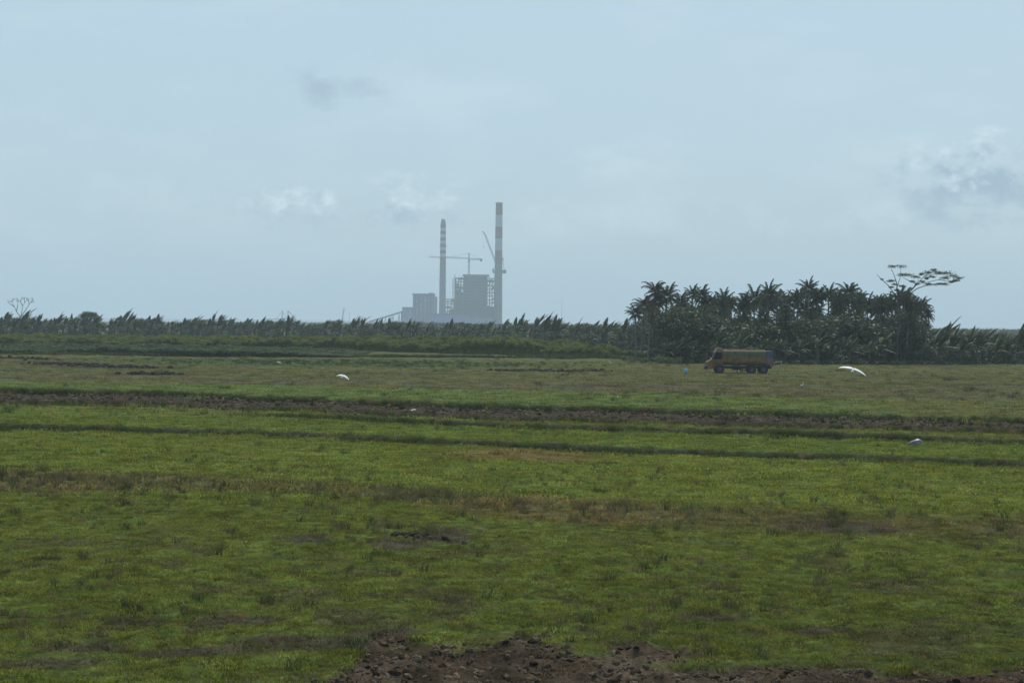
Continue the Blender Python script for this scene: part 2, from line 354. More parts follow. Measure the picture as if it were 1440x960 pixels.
# ------------------------------------------------------------------ instanced stuff (grass, weeds, clods, undergrowth)
def stuff(name, protos, pts, scl, rot, tint, label=None):
    me = bpy.data.meshes.new(name+'_points'); n = len(pts); me.vertices.add(n)
    me.vertices.foreach_set('co', np.asarray(pts, np.float32).ravel())
    def att(nm, ty, key, arr):
        a = me.attributes.new(nm, ty, 'POINT'); a.data.foreach_set(key, np.asarray(arr, np.float32).ravel())
    att('scl', 'FLOAT_VECTOR', 'vector', scl); att('rot', 'FLOAT_VECTOR', 'vector', rot)
    att('tint', 'FLOAT_COLOR', 'color', np.concatenate([tint, np.ones((n, 1))], 1))
    o = link(name, me); o['kind'] = 'stuff'
    if label: o['label'] = label
    ng = bpy.data.node_groups.new(name, 'GeometryNodeTree')
    ng.interface.new_socket('Geometry', in_out='INPUT', socket_type='NodeSocketGeometry'); ng.interface.new_socket('Geometry', in_out='OUTPUT', socket_type='NodeSocketGeometry')
    N = ng.nodes.new; L = ng.links.new; gi = N('NodeGroupInput'); go = N('NodeGroupOutput')
    iop = N('GeometryNodeInstanceOnPoints'); L(gi.outputs[0], iop.inputs['Points'])
    jn = N('GeometryNodeJoinGeometry')
    for k, pm in enumerate(protos):
        po = bpy.data.objects.new(name+'_piece', pm)
        oi = N('GeometryNodeObjectInfo'); oi.inputs['Object'].default_value = po; oi.inputs['As Instance'].default_value = True
        L(oi.outputs['Geometry'], jn.inputs[0])
    L(jn.outputs[0], iop.inputs['Instance']); iop.inputs['Pick Instance'].default_value = True
    rv = N('FunctionNodeRandomValue'); rv.data_type = 'INT'; rv.inputs[4].default_value = 0; rv.inputs[5].default_value = len(protos)-1
    L(rv.outputs[2], iop.inputs['Instance Index'])
    for nm, ty, sock in (('scl', 'FLOAT_VECTOR', 'Scale'), ('rot', 'FLOAT_VECTOR', 'Rotation')):
        na = N('GeometryNodeInputNamedAttribute'); na.data_type = ty; na.inputs[0].default_value = nm
        L(na.outputs[0], iop.inputs[sock])
    L(iop.outputs[0], go.inputs[0])
    md = o.modifiers.new('scatter', 'NODES'); md.node_group = ng
    return o
def tuft_mesh(nm, nb, spread, h, w, mat, lean=.5, seed=0):
    r = random.Random(seed); vs = []; fs = []
    for _ in range(nb):
        a = r.uniform(0, 6.28); d = spread*math.sqrt(r.random()); x, y = d*math.cos(a), d*math.sin(a)
        t = r.uniform(0, 6.28); hh = h*r.uniform(.5, 1.1); lx, ly = lean*hh*r.uniform(-.6, 1)*math.cos(t), lean*hh*r.uniform(-1, 1)*math.sin(t)
        ww = w*r.uniform(.6, 1.2); b = r.uniform(0, 3.14); cx, cy = math.cos(b)*ww, math.sin(b)*ww; o = len(vs)
        vs += [(x-cx, y-cy, -.02), (x+cx, y+cy, -.02), (x+lx*.5+cx*.7, y+ly*.5+cy*.7, hh*.62), (x+lx*.5-cx*.7, y+ly*.5-cy*.7, hh*.62), (x+lx*1.3, y+ly*1.3, hh)]
        fs += [(o, o+1, o+2, o+3), (o+3, o+2, o+4)]
    return mesh(nm, vs, fs, mat)
def clod_mesh(nm, mat, seed):
    bm = bmesh.new(); bmesh.ops.create_icosphere(bm, subdivisions=2, radius=1); r = random.Random(seed)
    ax = [Vector((r.uniform(-1,1), r.uniform(-1,1), r.uniform(-1,1))).normalized() for _ in range(7)]; am = [r.uniform(.1,.38) for _ in ax]
    for v in bm.verts:
        p = v.co.copy(); s = 1.0
        for a, m in zip(ax, am): s -= m*max(0, p.dot(a)-.35)
        v.co = p*s*(1+r.uniform(-.28,.22)); v.co.z *= .75
    me = bpy.data.meshes.new(nm); bm.to_mesh(me); bm.free(); me.materials.append(mat); return me
GRASS = leafmat('grass_blades', (.95, .95, .95), (1.75, 1.65, 1.35), .9, .45, .0, tint=True)
CLOD = None
def clod_mat():
    m = bpy.data.materials.new('soil_clod'); m.use_nodes = True; nt = m.node_tree; b = nt.nodes['Principled BSDF']; b.inputs['Roughness'].default_value = 1; b.inputs['Specular IOR Level'].default_value = 0
    at = nt.nodes.new('ShaderNodeAttribute'); at.attribute_type = 'INSTANCER'; at.attribute_name = 'tint'
    tc = nt.nodes.new('ShaderNodeTexCoord'); n = nt.nodes.new('ShaderNodeTexNoise'); n.inputs['Scale'].default_value = 3; n.inputs['Detail'].default_value = 4; nt.links.new(tc.outputs['Object'], n.inputs['Vector'])
    mr = nt.nodes.new('ShaderNodeMapRange'); mr.inputs[1].default_value = .3; mr.inputs[2].default_value = .7; mr.inputs[3].default_value = .6; mr.inputs[4].default_value = 1.5; nt.links.new(n.outputs[0], mr.inputs[0])
    v = nt.nodes.new('ShaderNodeVectorMath'); v.operation = 'SCALE'; nt.links.new(at.outputs['Color'], v.inputs[0]); nt.links.new(mr.outputs[0], v.inputs['Scale']); nt.links.new(v.outputs[0], b.inputs['Base Color'])
    return m
def scatter(n, y0, y1, xw=.32, power=2.0):
    """points over the wedge of ground in view, uniform per square metre"""
    y = (rng.random(n)*(y1**power-y0**power)+y0**power)**(1/power); x = (rng.random(n)*2-1)*xw*y
    return x, y
def grass_layers():
    protos = [tuft_mesh('tuft%d' % i, 30, .20, .055, .009, GRASS, 1.5, i) for i in range(5)]
    big = [tuft_mesh('bigtuft%d' % i, 26, .50, .085, .026, GRASS, 1.4, 20+i) for i in range(5)]
    for nm, n, y0, y1, pr, sc in (('near_grass', 60000, 30, 66, protos, .9), ('middle_grass', 42000, 64, 118, big, .85), ('far_grass', 40000, 116, 300, big, 1.3)):
        x, y = scatter(n, y0, y1)
        col, soil, weed, h, bund = fields(x, y)
        dens = .40*fbm(x*.8, y*.6, 3, 91)+.60*fbm(x*2.6, y*2.0, 3, 111, .6)
        col = col*np.array([[1.58, 1.46, 1.35]])
        keep = ((soil < .5)|((rng.random(n) < .9)&(fbm(x*.9+40, y*.9, 3, 131) > .56)&(y < 60))|(rng.random(n) < .12))&(rng.random(n) < np.clip((dens-.34)*6, .04, 1))&(Lfoot(x) > y)
        g = (col[:, 1] > col[:, 0]*.92)|(rng.random(n) < .35); keep &= g
        x, y, h, col, weed, bund, dens = x[keep], y[keep], h[keep], col[keep], weed[keep], bund[keep], dens[keep]; m = len(x)
        s = sc*rng.uniform(.6, 1.25, m)*(1+.9*bund+.4*weed); sz = s*rng.uniform(.5, 1.3, m)*(.4+1.1*dens)
        stuff(nm, pr, np.stack([x, y, h-.005], -1), np.stack([s, s, sz], -1), np.stack([0*x, 0*x, rng.uniform(0, 6.28, m)], -1),
              col*rng.uniform(.5, 1.45, (m, 1))*np.stack([rng.uniform(.82, 1.2, m), np.ones(m), rng.uniform(.7, 1.5, m)], -1), 'short grass growing over the fields')
    # taller weeds: dark, thin, in the weedy band and sprinkled elsewhere
    wp = [tuft_mesh('weed%d' % i, 26, .13, .30, .008, GRASS, .8, 40+i) for i in range(4)]
    x, y = scatter(34000, 31, 125); col, soil, weed, h, bund = fields(x, y)
    cl = sst(.50, .66, fbm(x*.55, y*.3, 3, 97))
    pr = np.clip(weed*.26*(.25+cl)+bund**2*.9+cl*sst(95, 60, y)*.16+cl*.02+.01, 0, 1)*np.clip(y/80, .6, 1.3)
    keep = (rng.random(len(x)) < pr)&(soil < .6); x, y, h, weed, bund = x[keep], y[keep], h[keep], weed[keep], bund[keep]; m = len(x)
    s = rng.uniform(.45, 1.15, m)*(.8+.3*weed)
    dry = rng.random((m, 1)) < .5; t = np.where(dry, np.array([[.095, .082, .052]]), np.array([[.050, .062, .030]]))*rng.uniform(.6, 1.3, (m, 1))
    stuff('weeds', wp, np.stack([x, y, h-.01], -1), np.stack([s*1.3, s*1.3, s], -1), np.stack([0*x, 0*x, rng.uniform(0, 6.28, m)], -1), t, 'dark and dry weeds standing in the grass')
    bx = []; by = []
    for l, hh, w, rg in BUNDS:
        x0, x1 = (max(rg[0], -75), min(rg[1], 60)) if rg else (-60, 50)
        if l is Lq: x0, x1 = -72, 12
        n = int((x1-x0)*26*(.4 if hh < .2 else 1)); x = rng.uniform(x0, x1, n); k = fbm(x*.35, x*0+l(0.0), 3, 17); x = x[rng.random(n) < .35+2.2*np.clip(k-.42, 0, 1)]
        bx.append(x); by.append(l(x)+1.6*(fbm(x*.12, x*0, 3, 7)-.5)+rng.normal(0, .42, len(x)))
    x = np.concatenate(bx); y = np.concatenate(by); m = len(x); s = rng.uniform(.5, 1.25, m)*np.clip(y/120, .8, 1.5)
    t = np.where(rng.random((m, 1)) < .25, np.array([[.10, .085, .055]]), np.array([[.052, .068, .028]]))*rng.uniform(.6, 1.4, (m, 1))
    stuff('bund_grass', wp, np.stack([x, y, .05+.12*rng.random(m)], -1), np.stack([s*1.6, s*1.6, s*.85], -1), np.stack([0*x, 0*x, rng.uniform(0, 6.28, m)], -1), t, 'rank dark grass on the low earth bunds')
    x, y = scatter(9000, 120, 330, .30); col, soil, weed, h, bund = fields(x, y)
    pr = np.clip(bund*.8+sst(.58, .7, fbm(x*.12, y*.06, 3, 99))*.16+.01, 0, 1); keep = (rng.random(len(x)) < pr)&(Lfoot(x)-1 > y); x, y, h = x[keep], y[keep], h[keep]; m = len(x)
    s = rng.uniform(.8, 1.9, m); t = np.array([[.052, .060, .030]])*rng.uniform(.6, 1.3, (m, 1))
    stuff('far_weeds', wp, np.stack([x, y, h-.01], -1), np.stack([s*1.8, s*1.8, s*.8], -1), np.stack([0*x, 0*x, rng.uniform(0, 6.28, m)], -1), t, 'dark weeds on the far bunds and fields')
def clods():
    mt = clod_mat(); pr = [clod_mesh('clod%d' % i, mt, i) for i in range(6)]
    def lay(nm, x, y, s, lab):
        col, soil, weed, h, bund = fields(x, y); keep = (soil > .45)&(rng.random(len(x)) < .95)
        x, y, h, s = x[keep], y[keep], h[keep], s[keep]; m = len(x)
        t = np.array([[.092, .068, .048]])*rng.uniform(.4, 1.5, (m, 1))*np.array([[1, 1, 1]])+rng.uniform(0, .012, (m, 1))*np.array([[1, .6, .3]])
        stuff(nm, pr, np.stack([x, y, h+s*.15], -1), np.stack([s*rng.uniform(.8, 1.5, m), s, s*rng.uniform(.6, 1.1, m)], -1), rng.uniform(-.6, .6, (m, 3))*np.array([[1, 1, 5]]), t, lab)
    x, y = scatter(34000, 31, 42, .30); s = .008+.085*rng.random(len(x))**9
    lay('soil_clods', x, y, s, 'ploughed brown clods at the near edge of the field')
    n = 9000; x = rng.uniform(-56, 46, n); y = np.array(Lh(x))+(np.array(Lg(x))-np.array(Lh(x)))*rng.random(n); s = .04+.18*rng.random(n)**5
    lay('soil_clods', x, y, s, 'brown clods of the ploughed strip')
    # scattered lumps of earth (dark rows and piles far left)
    xs = []; ys = []
    for px0, py0, px1, py1, n, sp in ((60,512,200,518,260,1.6), (160,501,290,500,120,1.2), (185,526,235,527,110,1.0), (0,503,70,506,80,1.0), (700,522,840,522,160,1.0), (560,754,650,760,60,.3)):
        a = G(px0, py0); b = G(px1, py1)
        for _ in range(n):
            t = random.random(); p = a.lerp(b, t); xs.append(p.x+random.gauss(0, sp)); ys.append(p.y+random.gauss(0, sp))
    x = np.array(xs); y = np.array(ys); h = fields(x, y)[3]; m = len(x); s = rng.uniform(.10, .38, m)*np.where(y < 80, .3, 1)
    stuff('earth_heaps', pr, np.stack([x, y, h+s*.3], -1), np.stack([s*1.2, s, s*.9], -1), rng.uniform(-.5, .5, (m, 3))*np.array([[1, 1, 5]]),
          np.array([[.055, .045, .038]])*rng.uniform(.6, 1.3, (m, 1)), 'dark heaps of earth left on the olive field')
grass_layers(); clods()

# ------------------------------------------------------------------ crops in beds along the far side
def crops():
    CR = leafmat('crop_leaves', (.8, .82, .8), (1.5, 1.4, 1.1), .7, .4, .1, tint=True)
    def plant(seed, h, w, n):
        r = random.Random(seed); vs = []; fs = []
        for _ in range(n):
            z = h*(1-.36*r.random()**1.3); a = r.uniform(0, 6.28); d = w*(.2+.8*r.random())
            x, y = d*math.cos(a), d*math.sin(a); l = r.uniform(.10, .22); nx = Vector((r.uniform(-1,1), r.uniform(-1,1), r.uniform(.1,1))).normalized()
            t1 = nx.orthogonal().normalized()*l; t2 = nx.cross(t1).normalized()*l*.5; o = len(vs); c = Vector((x, y, z))
            vs += [c-t1, c+t2, c+t1, c-t2]; fs.append((o, o+1, o+2, o+3))
        for _ in range(5):
            x, y = r.uniform(-.35,.35), r.uniform(-.25,.25); o = len(vs); vs += [(x-.02,y,0),(x+.02,y,0),(x*2,y*2,h*.9)]; fs.append((o,o+1,o+2))
        return mesh('crop%d' % seed, vs, fs, CR)
    pr = [plant(i, 1.0, .42, 60) for i in range(4)]
    la = line([(-100,486),(0,487),(240,489),(480,493),(720,499),(900,506)]); lb = line([(-100,497),(0,498),(400,502),(540,503)])
    def bed(nm, l, depth, x0, x1, step, hfun, tint, lab):
        pts = []; sc = []; tt = []
        x = x0
        while x < x1:
            y0 = float(l(x)); dp = depth(x); y = y0+random.uniform(-.6, .6)
            while y < y0+dp:
                s = hfun(x)*random.uniform(.8, 1.15)*(1+.9*(vn(x, y)-.5))
                pts.append((x+random.uniform(-.4, .4), y, 0)); sc.append((1.25, 1.25, s)); k = random.uniform(.75, 1.25); tt.append(tuple(c*k for c in tint))
                y += random.uniform(.7, 1.1)*(1 if y < y0+8 else 2.4)
            x += step
        n = len(pts); stuff(nm, pr, pts, sc, np.stack([np.zeros(n), np.zeros(n), rng.uniform(0, 6.28, n)], -1), np.array(tt), lab)
    vn = lambda x, y: float(vnoise(np.array([x*.33]), np.array([y*.2]), 3)[0])
    bed('tall_crop', la, lambda x: float(np.interp(x, [-150, -20, 10, 22], [70, 60, 45, 8])), -125, 22, .75,
        lambda x: float(np.interp(x, [-110, -60, -20, 0, 12, 20], [1.35, 1.4, 1.7, 1.9, 1.6, .9])), (.118, .142, .052), 'bed of tall green crop below the banana plants')
    bed('low_crop', lb, lambda x: 46, -112, -24, .75, lambda x: float(np.interp(x, [-110, -50, -34, -24], [.95, .9, .7, .3])), (.085, .115, .070), 'bed of lower bluish green crop on the left')
    g = G(450, 511); n = 520; x = g.x+4+rng.normal(0, 15, n); y = g.y+rng.normal(0, 9, n)
    h = fields(x, y)[3]; s = rng.uniform(.15, .42, n)
    stuff('ground_crop', pr, np.stack([x, y, h], -1), np.stack([s*1.8, s*1.8, s*.8], -1), np.stack([0*x, 0*x, rng.uniform(0, 6.28, n)], -1), np.array([[.070, .094, .050]])*rng.uniform(.7, 1.2, (n, 1)), 'low creeping green crop around the low flying birds')
crops()

# ------------------------------------------------------------------ banana plants
BL = leafmat('banana_leaf', (.028, .044, .022), (.072, .090, .040), .65, .20, .07)
BLD = leafmat('banana_leaf_dry', (.08, .062, .042), (.13, .10, .07), .7, .2, .2)
BS = pmat('banana_stem', (.06, .065, .038), .8, .35, 2.0)
def banana_leaf(seed, dry=False):
    r = random.Random(seed); n = 7; Lh_ = 2.75; vs = []; fs = []
    curve = r.uniform(.3, 1.1) if not dry else 1.8
    ang = R(10); x = z = 0; pts = []
    for i in range(n+1):
        pts.append((x, z, ang)); ang += curve/n*(.5+i/n); x += Lh_/n*math.cos(ang); z -= Lh_/n*math.sin(ang)
    for i, (x, z, a) in enumerate(pts):
        t = i/n; w = .36*math.sin(math.pi*min(1, t*.92+.06))**.6 if 0 < i < n else (.03 if i == 0 else .05)
        j1, j2 = r.uniform(.55, 1.05), r.uniform(.55, 1.05)
        vs += [(x, -w*j1, z-.30*w), (x, 0, z), (x, w*j2, z-.30*w)]
        if i: o = len(vs)-6; fs += [(o, o+1, o+4, o+3), (o+1, o+2, o+5, o+4)]
    return mesh('leaf', vs, fs, BLD if dry else BL)
LEAVES = [banana_leaf(i) for i in range(6)]; DRYLEAF = banana_leaf(50, True)
def stem_mesh():
    return mesh('pseudostem', *(lambda b: (b.v, b.f))(MB().tube([(0,0,-.1),(0,0,1.2),(.05,0,2.2),(.12,0,3.0)], [.17,.14,.11,.06], 6)), BS)
STEM = stem_mesh()
def banana_parts(seed, sc):
    """list of (mesh, location, rotation, scale) of one plant; the leaves stream to the right, as blown by the wind"""
    r = random.Random(seed); res = [('pseudostem', STEM, (0,0,0), (0,0,0), 1.0)]; n = r.randint(7, 9)
    for k in range(n):
        az = 2.4*k+r.uniform(-.4,.4); az = math.atan2(math.sin(az)*.8, math.cos(az)*.7+.75)     # blown towards +x
        el = R(r.uniform(50, 86)) if k < 5 else R(r.uniform(5, 55))
        res.append(('leaf', LEAVES[r.randrange(6)], (.12, 0, 2.9-.09*k), (0, -el, az), r.uniform(.75, 1.2)))
    if r.random() < .5: res.append(('leaf', DRYLEAF, (.05, 0, 2.4), (0, R(35), r.uniform(-1.5, 1.5)), .8))
    return res
HX = [-60,0,20,60,125,150,200,235,260,310,360,400,450,480,510,530,570,600,660,700,720,780,830,870,900,1310,1370,1440,1500]
HH = [5.6,5.6,6.1,6.0,6.1,5.4,6.5,4.8,6.3,6.2,5.4,6.1,5.0,5.9,6.4,5.0,5.8,4.9,4.9,5.4,6.6,6.4,5.9,6.1,5.6,6.4,6.0,5.7,5.7]
def ban_h(px): return float(np.interp(px, HX, HH))*(1.13 if px < 900 else .98)*(1+.13*math.sin(px*.19+2*math.sin(px*.053)))
def ban_label(px, hk):
    ad = ('very low', 'low', 'middling', 'tall', 'tallest')[hk]
    for lim, tx in ((16, 'at the left edge of the view'), (46, 'under the bare tree'), (80, 'just right of the bare tree'), (106, 'just left of the dark round tree'), (140, 'at the foot of the dark round tree'),
            (165, 'beside the small white hut'), (205, 'a little right of the white hut'), (240, 'left of the dip in the far row'), (265, 'in the dip of the far row'), (300, 'in the ragged far row right of the dip'), (345, 'in the far row well left of the quay crane'), (385, 'below the left end of the quay crane boom'),
            (420, 'in front of the quay crane'), (450, 'just right of the quay crane'), (475, 'left of the leaning crane boom'), (512, 'under the leaning crane boom and thin masts'), (540, 'below the foot of the conveyor'), (563, 'in front of the conveyor'), (581, 'in front of the coal bunker block'),
            (612, 'in front of the pale boxy building'), (634, 'in front of the slim chimney'), (652, 'in front of the low bluish hall'), (686, 'in front of the boiler house'), (712, 'in front of the taller chimney'), (745, 'just right of the taller chimney'), (775, 'left of the thin pale mast'), (805, 'below the thin pale mast'),
            (840, 'midway between the thin mast and the palms'), (880, 'behind the pale green bush'), (925, 'under the brownish left palms'), (960, 'behind the yellowish bushes'), (993, 'just ahead of the truck'), (1020, 'behind the truck cab'), (1050, 'behind the front of the tank'), (1090, 'behind the tail of the truck'),
            (1130, 'just right of the truck tail'), (1170, 'under the middle palms, left of the gliding egret'), (1225, 'behind the gliding egret'), (1262, 'left of the trunk of the flat-topped tree'), (1310, 'right of the trunk of the flat-topped tree'), (1345, 'just right of the palm grove'), (1390, 'in the row right of the grove'), (1425, 'near the right end of the tree line')):
        if px < lim: return ad+' banana plant '+tx
    return ad+' banana plant at the right edge of the view'
GAPS = [(146, 459)]
def bananas():
    n = 0; pxs = list(np.linspace(-14, 1454, 292))
    for i, px in enumerate(pxs):
        px = px+random.uniform(-3, 3); X0 = None
        d = img_dir(px, 470); Y = 500.0
        for _ in range(8): Y = float(Lfoot(d.x/d.y*Y))
        Y += (1, 6, 12, 3, 19)[i % 5]+random.uniform(-1.5, 1.5); X = d.x/d.y*Y
        hk = random.choice((0,1,2,3,4)); h = ban_h(px)*(.68,.84,.94,1.02,1.12)[hk]*random.uniform(.97, 1.03)
        if 900 < px < 1310: h = (3.9, 4.3, 4.8, 5.3, 5.9)[hk]
        if 141 < px < 151: h *= .62
        if i % 5 == 0: h *= .8
        s = h/5.4
        o = empty('banana_plant', (X, Y, -.1), random.uniform(-.3, .3), ban_label(px, hk), 'banana plant', 'banana plants along the far edge of the fields', s)
        for nm, me, lo, ro, sc in banana_parts(i, s):
            link(nm, me, o, lo, ro, sc)
    # further rows behind: joined stand
    vs = []; fs = []; protos = []
    for k in range(4):
        V = []; Fc = []; mi = []
        for nm, me, lo, ro, sc in banana_parts(900+k, 1):
            Mx = Matrix.LocRotScale(Vector(lo), Euler(ro), Vector((sc,)*3)); o = len(V)
            V += [Mx@v.co for v in me.vertices]; Fc += [tuple(i+o for i in p.vertices) for p in me.polygons]; mi += [{'pseudostem': 0}.get(nm, 1)]*len(me.polygons)
        protos.append(mesh('banana_stand_piece', V, Fc, [BS, BL], fm=mi))
    pts = []; sc = []
    for _ in range(900):
        px = random.uniform(-60, 1500); d = img_dir(px, 470); Y = 500.0
        for _ in range(8): Y = float(Lfoot(d.x/d.y*Y))
        Y += random.uniform(16, 60); X = d.x/d.y*Y; h = ban_h(px)*random.uniform(.62, .93)
        if 138 < px < 153: continue
        pts.append((X, Y, -.1)); sc.append((h/5.1,)*3)
    n = len(pts); stuff('banana_stand', protos, pts, sc, np.stack([np.zeros(n), np.zeros(n), rng.uniform(-.5, .5, n)], -1), np.ones((n, 3)), 'dense stand of banana plants behind the front rows')
bananas()

# ------------------------------------------------------------------ leaf clumps, undergrowth, bushes, round tree
def clump(nm, n, rx, ry, rz, leaf, mat, seed, shell=.55):
    r = random.Random(seed); vs = []; fs = []
    for _ in range(n):
        d = Vector((r.gauss(0,1), r.gauss(0,1), r.gauss(0,1))).normalized()*(shell+(1-shell)*r.random())
        c = Vector((d.x*rx, d.y*ry, d.z*rz)); l = leaf*r.uniform(.6, 1.3)
        t1 = Vector((r.uniform(-1,1), r.uniform(-1,1), r.uniform(-.6,.6))).normalized()*l; t2 = t1.cross(Vector((r.uniform(-1,1), r.uniform(-1,1), r.uniform(-1,1)))).normalized()*l*.45
        o = len(vs); vs += [c-t1, c+t2, c+t1, c-t2]; fs.append((o, o+1, o+2, o+3))
    return mesh(nm, vs, fs, mat)
UL = leafmat('undergrowth_leaf', (.75, .8, .8), (1.3, 1.2, 1.1), .6, .2, .25, tint=True)
def undergrowth():
    pr = [clump('undergrowth%d' % i, 90, .9, .9, .7, .17, UL, 60+i, .3) for i in range(4)]
    pts = []; sc = []; tt = []
    for k_ in range(5000):
        px = random.uniform(-60, 1520) if k_ < 2600 else random.uniform(888, 1303); d = img_dir(px, 470); Y = 500.0
        for _ in range(8): Y = float(Lfoot(d.x/d.y*Y))
        right = px > 880
        Y += random.uniform(-2.5 if right else 0, 34)**1 ; X = d.x/d.y*Y
        s = random.uniform(.7, 1.7 if right else 1.5); z = random.choice((.4, .9, 1.6, 2.2) if right else (.5, 1.2, 2.0, 2.9, 3.6*(1+.3*math.sin(px*.07)))); grove = 888 < px < 1303 and random.random() < .6; z = random.uniform(.8, 4.8+3.8*float(vnoise(np.array([px*.045]), np.array([3.0]), 9)[0])) if grove else z; Y += 8 if grove else 0; X = d.x/d.y*Y; s = s*1.25 if grove else s
        if Y < Lfoot(X)+1: z = .3; s *= .55
        pts.append((X, Y, z)); sc.append((s, s, s*.8)); k = random.uniform(.6, 1.2)*(.75 if z < 1 else 1.0)
        tt.append((.062*k, .082*k, .042*k))
    n = len(pts); stuff('undergrowth', pr, pts, sc, np.stack([np.zeros(n), np.zeros(n), rng.uniform(0, 6.28, n)], -1), np.array(tt), 'dark undergrowth beneath the banana plants and palms')
undergrowth()
def far_scrub():
    pr = [clump('scrub%d' % i, 80, 4, 3, 2.2, .8, UL, 160+i, .3) for i in range(3)]
    pts = []; sc = []; tt = []
    for _ in range(1500):
        px = random.uniform(470, 1560); Y = random.uniform(1050, 1500); p = P(px, 460, Y); s = random.uniform(.6, 1.25)*min(1, (px-440)/120)
        pts.append((p.x, Y, 1.6*s)); sc.append((s,)*3); k = random.uniform(.7, 1.2); tt.append((.06*k, .075*k, .045*k))
    n = len(pts); stuff('distant_scrub', pr, pts, sc, np.stack([np.zeros(n), np.zeros(n), rng.uniform(0, 6.28, n)], -1), np.array(tt), 'distant hazy scrub between the banana plants and the power station')
far_scrub()
BUSH = leafmat('bush_leaf', (.075, .095, .035), (.125, .140, .055), .6, .25, .25)
WOOD = pmat('grey_bark', (.16, .145, .125), .9, .3, 4.0); 
def bush(px, py, w, h, label):
    g = G(px, py); o = empty('bush', (g.x, g.y, 0), 0, label, 'bush', 'light green bushes left of the truck')
    V = []; Fc = []
    for k in range(6):
        me = clump('b', 70, w*.32, w*.3, h*.30, .13, BUSH, int(px)*7+k, .3); off = Vector((random.uniform(-.5,.5)*w*.6, random.uniform(-.3,.3)*w, h*random.uniform(.3,.72))); n0 = len(V)
        V += [v.co+off for v in me.vertices]; Fc += [tuple(i+n0 for i in p.vertices) for p in me.polygons]
    link('foliage', mesh('foliage', V, Fc, BUSH), o)
    b = MB()
    for k in range(4): b.tube([(random.uniform(-.1,.1),0,-.05),(random.uniform(-.3,.3)*w,0,h*.6)], [.03,.012], 4)
    b.build('stem', WOOD, o)
bush(885, 512, 2.6, 1.3, 'pale green bush standing left of the coconut grove')
bush(926, 512, 2.8, 1.5, 'yellowish bush at the foot of the left end of the coconut grove')
bush(948, 513, 2.2, 1.2, 'small yellow green bush nearest the front of the truck')
bush(905, 511, 2.0, 1.0, 'low green bush between two larger pale bushes')
def round_tree():
    b = P(125, 462, 612); o = empty('round_tree', (b.x, 612, 0), 0, 'dark round-headed broadleaf tree rising above the banana plants', 'tree')
    MB().tube([(0,0,-.2),(.1,0,2),(.2,0,4.5)], [.28,.22,.14], 7).build('trunk', WOOD, o)
    DK = leafmat('dark_tree_leaf', (.030, .045, .022), (.060, .075, .035), .6, .2, .25); V = []; Fc = []
    for k in range(46):
        a = random.uniform(0, 6.28); d = math.sqrt(random.random())*3.1; z = 3.3+3.4*math.sqrt(max(0, 1-(d/3.3)**2))+random.uniform(-.3, .3)
        me = clump('b', 80, 1.0, 1.0, .8, .2, DK, 300+k, .3); off = Vector((d*math.cos(a)*1.1, d*math.sin(a), z)); n0 = len(V)
        V += [v.co+off for v in me.vertices]; Fc += [tuple(i+n0 for i in p.vertices) for p in me.polygons]
    link('crown', mesh('crown', V, Fc, DK), o)
round_tree()

# ------------------------------------------------------------------ coconut palms
PF = leafmat('palm_frond', (.040, .055, .030), (.095, .110, .058), .55, .28, .25)
PFD = leafmat('palm_frond_dry', (.11, .08, .06), (.18, .14, .105), .7, .15, .2)
PT = pmat('palm_trunk', (.17, .15, .13), .9, .35, 3.0)
def frond(seed, mat, droop):
    r = random.Random(seed); n = 16; L_ = 3.6; vs = []; fs = []; ang = 0; p = Vector((0,0,0)); pts = []
    for i in range(n+1):
        t = i/n; ang = droop*t*t; pts.append(p.copy()); p = p+Vector((math.cos(ang), 0, -math.sin(ang)))*(L_/n)
    for i in range(n):
        a, b = pts[i], pts[i+1]; w = .035*(1-i/n)+.008; o = len(vs)
        vs += [a+Vector((0,-w,0)), a+Vector((0,w,0)), b+Vector((0,w*.9,0)), b+Vector((0,-w*.9,0))]; fs.append((o, o+1, o+2, o+3))
        if i < 2: continue
        ll = .75*math.sin(math.pi*(.18+.80*i/n))+.12
        for s in (-1, 1):
            for q in (0, .33, .67):
                c = a.lerp(b, q); tip = c+Vector((.45*ll*r.uniform(.6,1.2), s*ll*.8*r.uniform(.6,1), -ll*r.uniform(.45,1.05))); o = len(vs)
                vs += [c, c+Vector((.13,0,0)), tip]; fs.append((o, o+1, o+2))
    return mesh('frond', vs, fs, mat)
FR = [frond(i, PF, d) for i, d in enumerate((.8, 1.1, 1.5, 1.9, 1.2))]; FRD = frond(9, PFD, 1.9)
PALMS = [(893,430,.8,0),(908,412,.9,1),(922,404,1.0,1),(938,401,1.0,1),(955,407,.95,1),(972,408,.95,0),(986,405,1.0,0),(1002,420,.9,0),(1016,416,.9,0),(1030,413,.95,0),
 (1048,416,.9,0),(1064,411,.95,0),(1080,408,.95,0),(1093,415,.9,0),(1108,408,1.0,0),(1122,403,1.0,0),(1136,402,1.05,0),(1151,406,1.0,0),(1166,405,1.0,0),(1180,407,1.0,0),(1194,406,1.0,0),
 (1208,413,.95,0),(1222,416,.95,0),(1236,418,.95,0),(1250,416,.9,0),(1266,414,.95,0),(1281,419,.95,0),(1295,417,1.0,0),(1304,434,.8,0),
 (915,435,.9,1),(945,432,.95,1),(975,436,.9,1),(1010,442,.9,0),(1042,440,.95,0),(1075,438,.9,0),(1105,436,.95,0),(1140,434,.9,0),(1172,438,.95,0),(1205,440,.9,0),(1240,442,.9,0),(1280,441,.95,0)]
PALMS += [(x+random.uniform(-3, 3), random.uniform(422, 429), .85, 1 if x < 960 else 0) for x in range(918, 1300, 26)]
PALMS += [(x+random.uniform(-4, 4), random.uniform(406, 419), .9, 1 if x < 950 else 0) for x in range(926, 1296, 31)]
